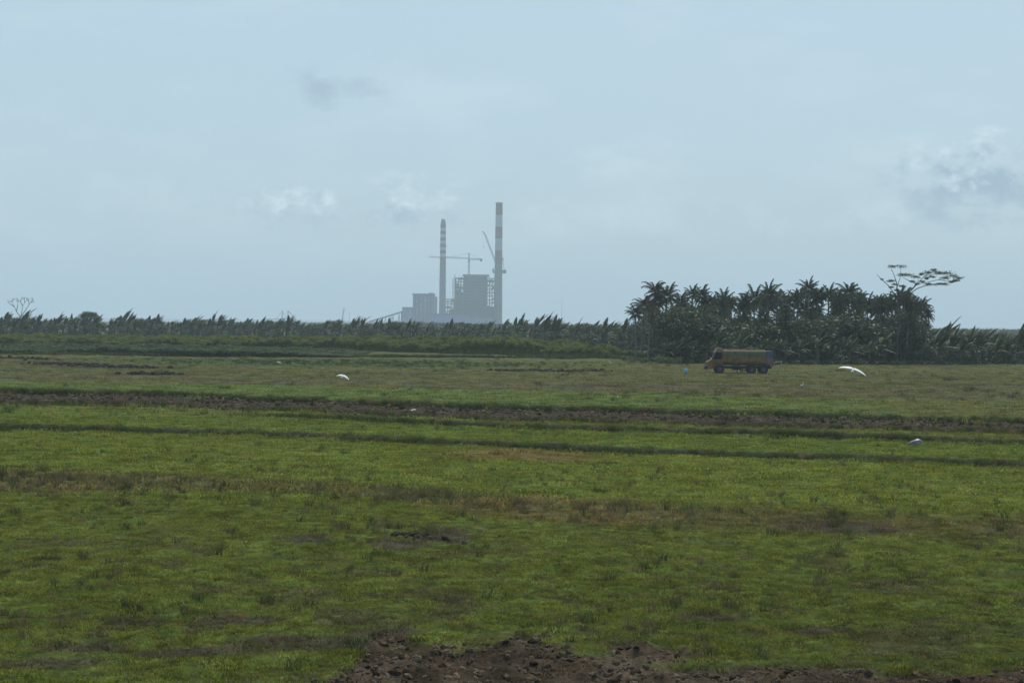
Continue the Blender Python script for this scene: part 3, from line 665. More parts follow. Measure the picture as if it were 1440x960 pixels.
PALMS += [(930,452,.9,1),(960,455,.9,0),(992,462,.85,0),(1027,458,.9,0),(1058,462,.9,0),(1090,457,.9,0),(1122,460,.85,0),(1156,457,.9,0),(1188,462,.9,0),(1222,460,.9,0),(1260,464,.9,0),(1297,460,.85,0)]
ORD = 'first second third fourth fifth sixth seventh eighth ninth tenth eleventh twelfth thirteenth fourteenth fifteenth sixteenth seventeenth eighteenth nineteenth twentieth'.split()
ORD += ['twenty-'+o for o in ORD[:9]]+['thirtieth']+['thirty-'+o for o in ORD[:9]]
def palm_label(i):
    px, py, s_, brown = PALMS[i]; row = lambda p: 0 if p[1] < 421 else 1 if p[1] < 445 else 2
    same = sorted(p[0] for p in PALMS if row(p) == row(PALMS[i])); k = same.index(px)
    return ('brownish' if brown else 'dark green')+' coconut palm, '+ORD[k]+' crown from the left in the '+('upper', 'middle', 'lower')[row(PALMS[i])]+' tier of the grove'
def palms():
    for i, (px, py, s, brown) in enumerate(PALMS):
        Y = (318 if py <= 428 else 307)+random.uniform(-4, 6)+(5 if i % 2 else 0); py += random.choice((-4, -1, 2, 6, 9))*(1 if py <= 428 else .6); px += random.uniform(-3, 3); s *= random.choice((.72, .85, .95, 1.05))
        top = P(px, py, Y); zc = top.z-1.25*s; X = top.x
        o = empty('coconut_palm', (X, Y, 0), random.uniform(0, 6.28), palm_label(i), 'palm', 'coconut palms of the grove')
        lx, ly = random.uniform(-.5,.5), random.uniform(-.5,.5)
        MB().tube([(lx,ly,-.2),(lx*.8,ly*.8,zc*.35),(lx*.3,ly*.3,zc*.7),(0,0,zc)], [.20,.15,.12,.11], 7).build('trunk', PT, o)
        n = 28; rz = o.rotation_euler.z
        for k in range(n):
            az = 2.399*k+random.uniform(-.2,.2); el = 84-120*(k/(n-1))**.9+random.uniform(-8, 8)
            wa = math.atan2(math.sin(az), math.cos(az)+.30)-rz
            dry = (brown and random.random() < .55) or (k > n-3 and random.random() < .35)
            link('frond', FRD if dry else FR[k % 5], o, (0, 0, zc), (0, -R(el), wa), s*random.uniform(.55, .88))
palms()

# ------------------------------------------------------------------ flat-topped spreading tree and bare tree
UMB = leafmat('spreading_tree_leaf', (.045, .062, .028), (.078, .096, .042), .6, .25, .25)
DARKBARK = pmat('dark_bark', (.055, .052, .047), .9, .3, 4.0)
def spreading_tree():
    Y = 303; b = P(1263, 480, Y); o = empty('spreading_tree', (b.x, Y, 0), 0, 'tall thin tree with a flat open crown spreading right above the palms', 'tree')
    def q(px, py, dy=0): p = P(px, py, Y+dy); return (p.x-b.x, dy, p.z)
    MB().tube([(-.3,0,-.2),(-.1,0,4),q(1264,450),q(1266,428)], [.26,.2,.15,.11], 8).build('trunk', DARKBARK, o)
    BR = [[(1264,432,0),(1262,420,0),(1250,402,.8),(1239,392,1.5),(1233,386,1.9)], [(1265,430,0),(1262,412,-.3),(1261,398,-.9),(1257,386,-1.4),(1253,377,-1.8)], [(1262,402,-.8),(1266,390,-1),(1267,377,-1.2)],
          [(1266,430,0),(1279,411,-.6),(1290,399,-1.2),(1300,388,-1.8),(1313,381,-2.2)], [(1267,428,0),(1281,412,.7),(1289,406,1.0),(1300,402,1.4),(1318,400,2.0),(1333,399,2.4)],
          [(1290,399,-1.2),(1304,397,-.6),(1320,393,0),(1336,388,.5),(1350,391,1)], [(1290,399,-1.2),(1280,396,-.2),(1270,390,.6),(1268,387,1)], [(1300,388,-1.8),(1318,385,-1),(1333,384,-.5),(1345,389,0)],
          [(1279,411,-.6),(1286,402,-1.6),(1292,394,-2.4),(1289,389,-2.8)], [(1320,393,0),(1330,395,1),(1340,396,1.4)]]
    for i, br in enumerate(BR):
        n = len(br); r0 = .085 if br[0][1] > 425 else .045
        MB().tube([q(*p) for p in br], [r0*(1-.8*k/(n-1))+.012 for k in range(n)], 5).build('branch', DARKBARK, o)
    CL = [(1254,374.5,4.5),(1267,375,6),(1268,386,5),(1278,387,6),(1287,389,5),(1296,385,3),(1305,383,5),(1313,379,3.5),(1318,383,5),(1326,384,6),(1333,384,6),(1340,388,6),(1348,391,5.5),(1343,395,4),(1330,391,5),(1303,391,2.6),(1311,389,3),
          (1329,399,5),(1319,400,4.5),(1306,400,3.5),(1296,395,2.5),(1283,396,3),(1252,395,4),(1258,400,3.5),(1253,403,2.5),(1268,402,3.5),(1262,408,3),(1270,412,4),(1290,400,2.4),(1240,393,1.6),(1277,415,4),(1286,418,4),(1338,396,3)]
    for i, (px, py, r) in enumerate(CL):
        best = min((p for br in BR for p in br), key=lambda p: (p[0]-px)**2+(p[1]-py)**2); w = r*.105*1.3
        for k in range(2):
            me = clump('leaf_cluster', 80, w*1.25, w*1.6, w*.42, .11, UMB, 500+i*3+k, .1)
            link('leaf_cluster', me, o, Vector(q(px+random.uniform(-1,1), py, best[2]))+Vector((0, (k-.5)*w*1.8, random.uniform(-.08,.08))))
spreading_tree()
def bare_tree():
    Y = 760; b = P(29, 450, Y); o = empty('bare_tree', (b.x, Y, 0), 0, 'leafless pale tree at the far left above the banana plants', 'tree')
    def q(px, py, dy=0): p = P(px, py, Y+dy); return (p.x-b.x, dy, p.z)
    g = pmat('bare_grey_wood', (.20, .19, .18), .9, .2, 3)
    MB().tube([(0,0,-.2),(0,0,3),q(29,446)], [.30,.26,.2], 7).build('trunk', g, o)
    BR = [[(29,446,0),(23,438,1),(20,430,2),(16,424,3)],[(29,446,0),(31,436,0),(32,430,0),(38,421,1)],[(29,446,0),(36,436,-1),(41,428,-2),(46,421,-3)],[(20,431,2),(14,427,3),(12,425,3)],[(32,430,0),(28,423,-1),(24,421,-1)],
          [(23,438,1),(25,429,0),(25,424,0)],[(41,428,-2),(40,423,-2)],[(28,424,-1),(31,420,-1)],[(35,425,.5),(34,420,.5)],[(16,425,3),(19,421,3)],[(43,425,-2),(47,424,-3)]]
    for br in BR:
        n = len(br); MB().tube([q(*p) for p in br], [.17*(1-.75*k/(n-1)) for k in range(n)], 5).build('branch', g, o)
        p0 = Vector(q(*br[-1])); t = MB()
        for k in range(9):
            a = Vector((random.uniform(-1,1), random.uniform(-1,1), random.uniform(.1,1.2))).normalized(); t.tube([p0-a*.3, p0+a*random.uniform(.5,1.3)], [.04,.015], 3)
        t.build('twigs', g, o)
bare_tree()

# ------------------------------------------------------------------ power station, 3.4 km away
CON = pmat('weathered_concrete', (.15, .15, .16), .9, .12, .05); STL = pmat('dark_steel', (.20, .20, .21), .7, .2, .2, .4)
RED = pmat('red_paint', (.20, .055, .065), .7, .1, .1); WHT = pmat('white_paint', (.40, .42, .44), .7, .06, .1)
CLAD = pmat('blue_grey_cladding', (.22, .26, .36), .6, .12, .1); CLB = pmat('blue_cladding', (.16, .21, .42), .6, .12, .1); GREYC = pmat('grey_cladding', (.13, .14, .16), .7, .12, .06)
SY = 3400.0
def S(px, py, Y=SY): return P(px, py, Y)
def zof(py, px=650, Y=SY): return P(px, py, Y).z
def lathe(name, mat, parent, prof, n=24):
    b = MB()
    for i, (r, z) in enumerate(prof):
        b.v += [Vector((r*math.cos(2*math.pi*k/n), r*math.sin(2*math.pi*k/n), z)) for k in range(n)]
    for i in range(len(prof)-1):
        for k in range(n): k2 = (k+1)%n; b.f.append((i*n+k, i*n+k2, (i+1)*n+k2, (i+1)*n+k))
    return b.build(name, mat, parent)
PXM = SY/F
def chimneys():
    c = S(700.3, 440); o = empty('tall_chimney', (c.x, SY, 0), 0, 'taller chimney with broad red and white bands, right of the boiler house', 'chimney')
    zt = zof(285.5, 700); r0, r1 = 5.9*PXM, 4.75*PXM; rad = lambda z: r0+(r1-r0)*z/zt
    zs = [zof(y, 700) for y in (285.5, 302.3, 319, 335.2, 352, 371)]
    lathe('shaft', CON, o, [(r0*1.02, -1), (rad(zs[5]), zs[5])])
    for i in range(5):
        a, b_ = zs[i+1], zs[i]; lathe('paint_band', RED if i % 2 == 0 else WHT, o, [(rad(a)*1.002, a), (rad(b_)*1.002, b_)])
    lathe('rim', STL, o, [(r1*.8, zt), (r1*1.06, zt-.6), (r1*1.06, zt+.9), (r1*.8, zt+.9), (r1*.78, zt-5)])
    c = S(622, 440); Y2 = 3620; c = P(622, 440, Y2); k = Y2/F
    o = empty('slim_chimney', (c.x, Y2, 0), 0, 'slimmer chimney with many narrow bands and a tapered tip, left of the boiler house', 'chimney')
    z2 = lambda y: P(622, y, Y2).z; zb = z2(313.5); r0, r1 = 4.9*k, 3.85*k; rad = lambda z: r0+(r1-r0)*z/zb
    ys = [316, 320.5, 325, 329.5, 334, 338.5, 343, 347.5, 352, 356.5, 361, 365.5]
    lathe('shaft', CON, o, [(r0, -1), (rad(z2(365.5)), z2(365.5))])
    for i in range(len(ys)-1):
        a, b_ = z2(ys[i+1]), z2(ys[i]); lathe('paint_band', RED if i % 2 == 0 else WHT, o, [(rad(a)*1.003, a), (rad(b_)*1.003, b_)])
    lathe('tip', CON, o, [(r1, z2(316)), (r1*.95, zb), (2.5*k, z2(309.5)), (2.7*k, z2(309.3)), (2.7*k, z2(308)), (2.2*k, z2(308)), (2.1*k, z2(312))])
    for yy in (347, 395): lathe('gallery', STL, o, [(rad(z2(yy)), z2(yy)), (rad(z2(yy))+1.3, z2(yy)), (rad(z2(yy))+1.3, z2(yy)+1.2), (rad(z2(yy))+1.2, z2(yy)+1.2), (rad(z2(yy)), z2(yy)+.4)])
chimneys()
def frame_block(parent, x0, x1, y0, y1, levels, nx, colr, skip, fill=0.0, seed=0):
    """open steel frame: columns, floors, braces and part-filled panels"""
    r = random.Random(seed)
    xs = [x0+(x1-x0)*i/nx for i in range(nx+1)]
    for x in xs:
        for y in (y0, y1):
            MB().box(x-colr, x+colr, y-colr, y+colr, 0, levels[-1]).build('column', STL, parent)
    for z in levels: MB().box(x0-1, x1+1, y0-1, y1+1, z-.55, z+.55).build('floor_slab', STL, parent)
    for i in range(len(levels)-1):
        for j in range(nx):
            if r.random() < fill:
                MB().box(xs[j]+.6, xs[j+1]-.6, y0+2, y1-2, levels[i]+.5, levels[i]+(levels[i+1]-levels[i])*r.uniform(.35, .8)).build('machinery', GREYC, parent)
            elif r.random() < .8:
                a, b_ = (xs[j], xs[j+1]) if r.random() < .5 else (xs[j+1], xs[j])
                MB().tube([(a, y0, levels[i]), (b_, y0, levels[i+1])], .35, 4).build('brace', STL, parent)
def station():
    o = empty('boiler_house', (0, SY, 0), 0, 'tall dark boiler house with open steel floors on both sides, left of the taller chimney', 'building')
    X = lambda px: S(px, 440).x; Z = lambda py: zof(py, 665)
    MB().box(X(651.5), X(684), 6, 50, 0, Z(388)).build('core_wall', GREYC, o)
    MB().box(X(650), X(687), 2, 54, Z(388.5), Z(385.8)).build('roof', STL, o)
    for k in range(9):
        z = Z(394+4.6*k); MB().box(X(651.5)-.6, X(684)+.6, 4.8, 5.8, z-.4, z+.4).build('cladding_rail', STL, o)
    MB().box(X(637), X(695), 8, 60, 0, Z(431.5)).build('lower_wall', GREYC, o)
    MB().box(X(641), X(652), 14, 34, 0, Z(411)).build('side_wall', GREYC, o)
    MB().box(X(644), X(650), 8, 30, Z(393), Z(390)).build('roof_plant', STL, o)
    lv = [Z(y) for y in (431, 426, 421, 416, 411, 406, 401, 396, 391)]
    frame_block(o, X(640), X(651), 4, 34, lv, 3, .55, None, .45, 3)
    frame_block(o, X(684.5), X(695), 4, 34, lv[:], 3, .55, None, .35, 4)
    MB().tube([(X(639), 4, 0), (X(639), 4, Z(386))], .6, 4).build('mast', STL, o)
    o = empty('scaffold_tower', (X(637), SY-10, 0), 0, 'thin scaffold hoist tower standing left of the boiler house', 'tower')
    for dx in (-.9, .9):
        for dy in (-.9, .9): MB().box(dx-.22, dx+.22, dy-.22, dy+.22, 0, Z(391)).build('pole', STL, o)
    b = MB(); z = 1.0
    while z < Z(391)-3:
        b.tube([(-.9,-.9,z),(.9,-.9,z+3)], .14, 3).tube([(.9,.9,z),(-.9,.9,z+3)], .14, 3); z += 3
    b.build('bracing', STL, o)
    o = empty('pipe_rack', (0, SY-25, 0), 0, 'lower open steel frame between the slim chimney and the boiler house', 'frame')
    frame_block(o, X(625.5), X(639), 0, 18, [Z(y) for y in (445, 439, 433.5, 428, 424.5, 421)], 3, .5, None, .3, 8)
    MB().box(X(632), X(640), 2, 16, 0, Z(436)).build('machinery', GREYC, o)
    o = empty('transfer_building', (0, SY-5, 0), 0, 'pale boxy building with a flat overhanging roof at the left end of the power station', 'building')
    MB().box(X(580.5), X(610.5), 0, 40, 0, Z(415)).build('wall', CLAD, o)
    MB().box(X(579.8), X(611), -2, 42, Z(415.3), Z(413.5)).build('roof', STL, o)
    MB().box(X(602), X(609), 4, 30, Z(413.4), Z(412.3)).build('roof_plant', STL, o)
    for px in (584.5, 589, 595, 601, 606): MB().box(X(px)-.5, X(px)+.5, -.9, -.1, 0, Z(416)).build('pilaster', GREYC, o)
    for px, py in ((586.5, 438), (586.5, 426), (592, 430), (598, 424)): MB().box(X(px)-1.2, X(px)+1.2, -.35, .15, Z(py), Z(py)+3).build('window', WHT, o)
    MB().box(X(611.8), X(614.3), 5, 20, 0, Z(418)).build('stair_tower', STL, o)
    MB().box(X(610), X(614.5), 6, 18, Z(419.5), Z(417.8)).build('bridge', STL, o)
    o = empty('coal_bunker_building', (0, SY-8, 0), 0, 'lower grey block joined by the inclined conveyor, leftmost of the power station', 'building')
    MB().box(X(566), X(580.2), 0, 30, 0, Z(433.6)).build('wall', CLAD, o); MB().box(X(565.5), X(580.2), -1, 31, Z(434), Z(432.8)).build('roof', STL, o)
    MB().box(X(564.2), X(566), 3, 20, 0, Z(441)).build('side_bay', GREYC, o)
    o = empty('turbine_hall', (0, SY-40, 0), 0, 'long low bluish hall in front of the boiler house', 'building')
    MB().prism([(X(605), 0), (X(660), 0), (X(660), Z(444)), (X(640), Z(441.5)), (X(605), Z(442.5))], 0, 26).build('wall', CLB, o)
    MB().box(X(604.5), X(640.5), -1, 27, Z(442.6), Z(441.3)).build('roof', GREYC, o)
    o = empty('low_hall', (0, SY-50, 0), 0, 'low grey-blue shed at the foot of the taller chimney', 'building')
    MB().box(X(655), X(694), 0, 25, 0, Z(446.5)).build('wall', CLAD, o); MB().box(X(654.7), X(694.3), -1, 26, Z(446.6), Z(445.8)).build('roof', GREYC, o)
    # conveyor
    o = empty('conveyor', (0, SY-6, 0), 0, 'inclined coal conveyor on trestles rising to the left block', 'conveyor')
    a = S(518, 453); b_ = S(566, 438.5)
    MB().add([(a.x, 6, a.z-1), (b_.x, 6, b_.z-1), (b_.x, 6, b_.z+1.6), (a.x, 6, a.z+1.6), (a.x, 10, a.z-1), (b_.x, 10, b_.z-1), (b_.x, 10, b_.z+1.6), (a.x, 10, a.z+1.6)],
        [(0,1,2,3),(7,6,5,4),(0,4,5,1),(1,5,6,2),(2,6,7,3),(3,7,4,0)]).build('gallery', GREYC, o)
    for t in (.15, .33, .5, .66, .72, .9): 
        p = a.lerp(b_, t); MB().tube([(p.x-1.6, 8, 0), (p.x, 8, p.z-1)], .5, 4).tube([(p.x+1.6, 8, 0), (p.x, 8, p.z-1)], .5, 4).build('trestle', STL, o)
station()
def lattice(b, p, q_, w, step=3.0, r=.16, chord=.22):
    """square lattice girder from p to q_"""
    p = Vector(p); q_ = Vector(q_); d = (q_-p); L_ = d.length; d.normalize(); s = d.cross(Vector((0,1,0))); s = s.normalized() if s.length > .01 else Vector((1,0,0)); t = d.cross(s)
    cs = [s*w+t*w, s*w-t*w, -s*w-t*w, -s*w+t*w]
    for c in cs: b.tube([p+c, q_+c], chord, 4)
    n = max(2, int(L_/step))
    for i in range(n):
        for k in range(4): b.tube([p+d*L_*i/n+cs[k], p+d*L_*(i+1)/n+cs[(k+1)%4]], r, 3)
    return b
def cranes():
    c = S(657.6, 440); Z = lambda py: zof(py, 657)
    o = empty('tower_crane', (c.x, SY+62, 0), 0, 'hammerhead tower crane with a long level jib above the boiler house', 'crane')
    X = lambda px: (S(px, 440).x-c.x)
    lattice(MB(), (0,0,0), (0,0,Z(364.5)), 1.3, 3.5, .25, .4).build('mast', STL, o)
    MB().box(-1.9,1.9,-1.9,1.9,Z(366.5),Z(363.5)).build('slewing_unit', STL, o)
    MB().box(-1.2,1.6,-3.4,-1.9,Z(367),Z(363.8)).build('cab', STL, o)
    lattice(MB(), (X(657),0,Z(361.6)), (X(600.5),0,Z(360.0)), .8, 3.0, .16, .30).build('jib', STL, o)
    lattice(MB(), (X(658),0,Z(362.2)), (X(676),0,Z(363.0)), 1.0, 3.0, .2, .42).build('counter_jib', STL, o)
    MB().box(X(673.5),X(676.5),-1.4,1.4,Z(366),Z(362.2)).build('counterweight', CON, o)
    lattice(MB(), (0,0,Z(363.5)), (0,0,Z(354)), .8, 2.5, .2, .35).build('tower_head', STL, o)
    MB().tube([(0,0,Z(354.5)),(X(625),0,Z(360.5))], .22, 3).tube([(0,0,Z(354.5)),(X(674),0,Z(362))], .22, 3).build('tie_bar', STL, o)
    c = P(703.5, 440, SY+22); o = empty('luffing_crane', (c.x, SY+22, 0), 0, 'luffing crane behind the taller chimney with its boom raised to the left', 'crane')
    Yc = SY+22
    def q(px, py): p = P(px, py, Yc); return (p.x-c.x, 0, p.z)
    lattice(MB(), (0,0,0), q(703.5,383), 1.4, 3.5, .25, .4).build('mast', STL, o)
    p0 = q(693, 384); p1 = q(711.5, 380.5); MB().box(p0[0], p1[0], -2.6, 2.6, p0[2], p1[2]).build('machine_deck', STL, o)
    p0 = q(706.5, 383.5); p1 = q(712, 379.5); MB().box(p0[0], p1[0], -2.2, 2.2, p0[2]-1, p1[2]).build('counterweight', CON, o)
    MB().box(q(692.3,381)[0], q(694.6,381)[0], -1.4, 1.4, q(693,382)[2], q(693,377.5)[2]).build('cab', STL, o)
    lattice(MB(), q(700.5,378), q(681.5,328.5), 1.0, 3.0, .2, .38).build('boom', STL, o)
    lattice(MB(), q(681.5,328.5), q(678.3,325.3), .7, 1.5, .2, .3).build('boom_tip', STL, o)
    b = MB(); b.tube([q(704,380), q(707,363)], .45, 4).tube([q(709,380), q(707,363)], .35, 4); b.build('a_frame', STL, o)
    pb = q(707, 364); MB().box(pb[0]-1.4, pb[0]+1.4, -1.2, 1.2, pb[2]-1.2, pb[2]+1.2).build('winch_block', STL, o)
    MB().tube([q(707,363), q(682,329)], .12, 3).build('luffing_rope', STL, o)
    MB().tube([q(679,326), q(680,346)], .10, 3).build('hoist_rope', STL, o); ph = q(680, 347); MB().box(ph[0]-.7, ph[0]+.7, -.5, .5, ph[2]-1.2, ph[2]+1).build('hook_block', STL, o)
    # far quay cranes and masts on the left
    Yq = 3900
    def Q(px, py): p = P(px, py, Yq); return p
    c = Q(398, 445); o = empty('quay_crane', (c.x, Yq, 0), 0, 'faint quay crane with a level boom on the sea horizon at the left', 'crane')
    def q(px, py): p = Q(px, py); return (p.x-c.x, 0, p.z)
    k = P(398, 445, Yq).z-0
    for px in (397, 405): MB().tube([(q(px,440)[0],0,-1), q(px,436.5)], .9, 4).build('leg', STL, o)
    MB().tube([q(371,449), q(413,448)], .8, 4).build('boom', STL, o)
    MB().tube([q(405,437), q(416,449)], .7, 4).tube([q(397,437), q(388,449)], .3, 4).tube([q(397,438), q(405,449)], .3, 4).build('stay', STL, o)
    c = Q(482, 445); o = empty('crawler_crane', (c.x, Yq, 0), 0, 'faint crane boom leaning right on the horizon left of the conveyor', 'crane')
    def q(px, py): p = Q(px, py); return (p.x-c.x, 0, p.z)
    lattice(MB(), q(480,456), q(484,433), .7, 3, .2, .35).build('boom', STL, o); pb = q(480, 456); MB().box(pb[0]-4, pb[0]+5, -3, 3, -1, pb[2]+2).build('machine_body', STL, o)
    for px, py, lb in ((491.5, 439, 'thin mast just right of the leaning crane boom'), (504.5, 442.5, 'short thin mast left of the conveyor foot'), (790, 422, 'thin pale mast between the taller chimney and the coconut grove')):
        c = Q(px, 445); o = empty('mast', (c.x, Yq, 0), 0, lb, 'mast', 'thin masts on the horizon'); MB().tube([(0,0,-1), (0,0,Q(px,py).z)], [.4,.2], 4).build('pole', STL, o)
        zt = Q(px, py).z; MB().box(-1,1,-.15,.15,zt-2.2,zt-1.8).build('crossarm', STL, o)
cranes()
def smoke():
    Y = 3620; k = Y/F; b = MB()
    pts = [(622.3,307.5),(624,299),(630,289),(642,278),(660,269),(682,262),(706,255),(735,249)]; rr = [1.6,2.2,3.2,4.5,6,7,7,3]
    b.tube([P(x, y, Y) for x, y in pts], [r*k for r in rr], 14); o = b.build('smoke', None, smooth=True)
    m = bpy.data.materials.new('smoke'); m.use_nodes = True; nt = m.node_tree; nt.nodes.clear(); out = nt.nodes.new('ShaderNodeOutputMaterial'); v = nt.nodes.new('ShaderNodeVolumePrincipled')
    v.inputs['Color'].default_value = (.50, .42, .36, 1); v.inputs['Density'].default_value = .0025; nt.links.new(v.outputs[0], out.inputs['Volume']); o.data.materials.clear(); o.data.materials.append(m)
    o['kind'] = 'stuff'
smoke()

# ------------------------------------------------------------------ yellow tanker truck
def truck():
    g = G(993, 524.5); Y = g.y; xe = P(1088, 524.5, Y).x; ln = xe-g.x; s = ln/8.05
    o = empty('tanker_truck', ((g.x+xe)/2, Y, hz((g.x+xe)/2, Y+1)), 0, 'yellow tanker truck with a blue and red tail end parked before the palm grove', 'truck', scale=s)
    ox = -4.02
    YEL = pmat('yellow_paint', (.145, .10, .04), .75, .4, 1.6, .2); OCH = pmat('ochre_paint', (.15, .105, .045), .8, .3, 1.5, .2); GRN = pmat('tree_reflection_tint', (.06, .075, .045), .6, .4, 1.5, .3)
    DK = pmat('chassis_black', (.02, .02, .024), .7, .3, 3); GL = pmat('dark_glass', (.012, .018, .03), .6, .1, 1, .12); RUB = pmat('tyre_rubber', (.02, .02, .024), .85, .3, 5); RIM = pmat('wheel_rim', (.06, .065, .09), .7, .3, 4)
    BLU = pmat('blue_panel', (.06, .09, .15), .6, .2, 2); PNK = pmat('faded_red_panel', (.16, .075, .075), .6, .25, 2); WH = pmat('white_lamp', (.42, .42, .42), .2, .1, 2, .6); BRN = pmat('brown_roof', (.17, .13, .09), .6, .2, 2)
    def B(): return MB()
    def sh(b): 
        for v in b.v: v.x += ox
        return b
    # cab: outline with sloping bonnet, with separate pillars and glass
    CABC = pmat('cab_orange_brown', (.15, .085, .035), .75, .3, 1.5, .2)
    cab = sh(B().prism([(.05,.55),(.05,1.30),(.50,1.58),(.72,1.66),(2.02,1.66),(2.02,.62),(1.95,.62)], .05, 2.15)).build('cab_body', CABC, o)
    sh(B().prism([(1.02,2.52),(1.18,2.72),(2.02,2.80),(2.02,2.52)], .08, 2.12)).build('roof', BRN, o)
    for y0, y1 in ((.05,.13),(2.07,2.15)):
        sh(B().prism([(.72,1.66),(.82,1.66),(1.14,2.52),(1.03,2.52)], y0, y1)).build('pillar', CABC, o)
        sh(B().prism([(1.88,1.66),(2.02,1.66),(2.02,2.52),(1.90,2.52)], y0, y1)).build('pillar', CABC, o)
        sh(B().prism([(.84,1.68),(1.87,1.68),(1.89,2.51),(1.15,2.51)], y0+.02, y1-.02)).build('side_window', GL, o)
    sh(B().add([(.74,.14,1.67),(.74,2.06,1.67),(1.05,2.06,2.51),(1.05,.14,2.51),(.78,.14,1.67),(.78,2.06,1.67),(1.09,2.06,2.51),(1.09,.14,2.51)], [(0,3,2,1),(4,5,6,7),(0,1,5,4),(3,7,6,2),(0,4,7,3),(1,2,6,5)])).build('windscreen', GL, o)
    sh(B().box(1.98,2.03,.13,2.07,1.66,2.55)).build('rear_cab_wall', YEL, o)
    sh(B().prism([(1.15,2.74),(1.30,3.0),(1.95,3.0),(2.0,2.82)], .35, 1.85)).build('roof_rack', BRN, o)
    d = sh(B().box(1.02,1.86,.025,.048,.80,1.62)).build('door', CABC, o); sh(B().box(1.66,1.80,-.005,.022,1.36,1.41)).build('handle', DK, d)
    sh(B().box(-.08,.10,.0,2.2,.45,.78)).build('bumper', DK, o); sh(B().box(.0,.049,.5,1.7,.82,1.24)).build('grille', DK, o)
    for y in (.15, 1.75): sh(B().box(-.02,.06,y,y+.3,.85,1.12)).build('headlight', WH, o)
    sh(B().box(.42,.62,-.12,.06,1.62,1.86)).build('mirror', WH, o); sh(B().tube([(.9,.05,1.8),(.55,-.05,1.78)], .02, 4)).build('mirror_arm', DK, o)
    sh(B().box(.10,7.9,.55,.75,.62,.86)).box(.10+ox,7.9+ox,1.45,1.65,.62,.86).build('chassis', DK, o)
    # tank with rounded section
    n = 28; b = B(); secs = [(1.95,.80),(2.05,.97),(2.15,1.0),(7.0,1.0),(7.1,.97),(7.15,.85)]
    def sec(t): # superellipse
        c, s_ = math.cos(t), math.sin(t); e = .50
        return (math.copysign(abs(c)**e, c)*1.12, math.copysign(abs(s_)**e, s_)*.92)
    for x, k in secs: b.v += [Vector((x+ox, 1.1+sec(2*math.pi*i/n)[0]*k, 1.90+sec(2*math.pi*i/n)[1]*k)) for i in range(n)]
    for j in range(len(secs)-1):
        for i in range(n): i2 = (i+1)%n; b.f.append((j*n+i, (j+1)*n+i, (j+1)*n+i2, j*n+i2))
    b.f += [tuple(range(n)), tuple(range(len(secs)*n-1, (len(secs)-1)*n-1, -1))]
    tank = b.build('tank', YEL, o, smooth=True)
    for x in (2.7, 3.75, 4.8, 5.85, 6.75):
        bb = B()
        for xx in (x-.03, x+.03): bb.v += [Vector((xx+ox, 1.1+sec(2*math.pi*i/n)[0]*1.015, 1.90+sec(2*math.pi*i/n)[1]*1.015)) for i in range(n)]
        for i in range(n): i2 = (i+1)%n; bb.f.append((i, n+i, n+i2, i2))
        bb.build('tank_hoop', OCH, tank)
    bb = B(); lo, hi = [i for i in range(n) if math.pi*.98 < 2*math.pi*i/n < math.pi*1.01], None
    # dark green band on the upper flank: reflection of the trees, painted in
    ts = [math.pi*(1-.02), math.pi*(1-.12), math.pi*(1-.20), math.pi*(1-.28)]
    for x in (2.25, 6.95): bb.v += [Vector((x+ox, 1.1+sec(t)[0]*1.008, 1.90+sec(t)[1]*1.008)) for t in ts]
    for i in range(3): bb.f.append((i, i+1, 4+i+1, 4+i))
    bb.build('tree_reflection_band', GRN, tank)
    sh(B().box(2.2,7.0,.75,1.45,2.80,2.90)).build('walkway', OCH, o)
    for x in (3.1, 4.6, 6.1): sh(B().tube([(x,1.1,2.88),(x,1.1,3.02)], [.28,.26], 10)).build('hatch', OCH, tank)
    sh(B().tube([(2.3,.45,2.86),(6.95,.45,2.90)], .03, 5)).build('hand_rail', OCH, o)
    sh(B().box(7.16,7.98,.10,2.10,1.85,2.72)).build('blue_tail_box', BLU, o); sh(B().box(7.16,8.02,.07,2.13,.90,1.845)).build('red_tail_box', PNK, o)
    for y in (.12, 1.98): sh(B().box(8.02,8.05,y,y+.12,.95,1.12)).build('tail_light', PNK, o)
    sh(B().tube([(3.1,.20,.72),(4.1,.20,.72)], [.26,.26], 12)).build('fuel_tank', DK, o)
    for x in (3.75, 4.15, 4.35): sh(B().box(x-.05,x+.05,.35,.5,.12,.65)).build('prop_leg', DK, o)
    sh(B().box(2.2,5.0,.30,.40,.60,.90)).build('side_guard', DK, o)
    for x0, x1 in ((.98,2.30),(4.75,7.55)): sh(B().prism([(x0,.98),(x0+.15,1.14),(x1-.15,1.14),(x1,.98),(x1,.92),(x0,.92)] if x0 > 2 else [(x0,.62),(x0+.15,1.20),(x1-.15,1.20),(x1,.62),(x1-.1,.62),(x1-.2,1.12),(x0+.2,1.12),(x0+.1,.62)], .02, .40)).build('mudguard', DK, o)
    for x, r in ((1.62,.54),(5.45,.52),(6.85,.52)):
        for y0 in ((.0,.30) if x < 2 else (.0,.52)), ((1.9,2.2) if x < 2 else (1.68,2.2)):
            w = empty('wheel', (x+ox, y0[0], r-.04)); w.parent = o
            MB().tube([(0,0,0),(0,.03,0),(0,y0[1]-y0[0]-.03,0),(0,y0[1]-y0[0],0)], [r*.93,r,r,r*.93], 20).build('tyre', RUB, w)
            MB().tube([(0,-.012,0),(0,.02,0)], [r*.5,r*.55], 14).tube([(0,-.05,0),(0,0,0)], [.1,.12], 8).build('rim', RIM, w)
truck()

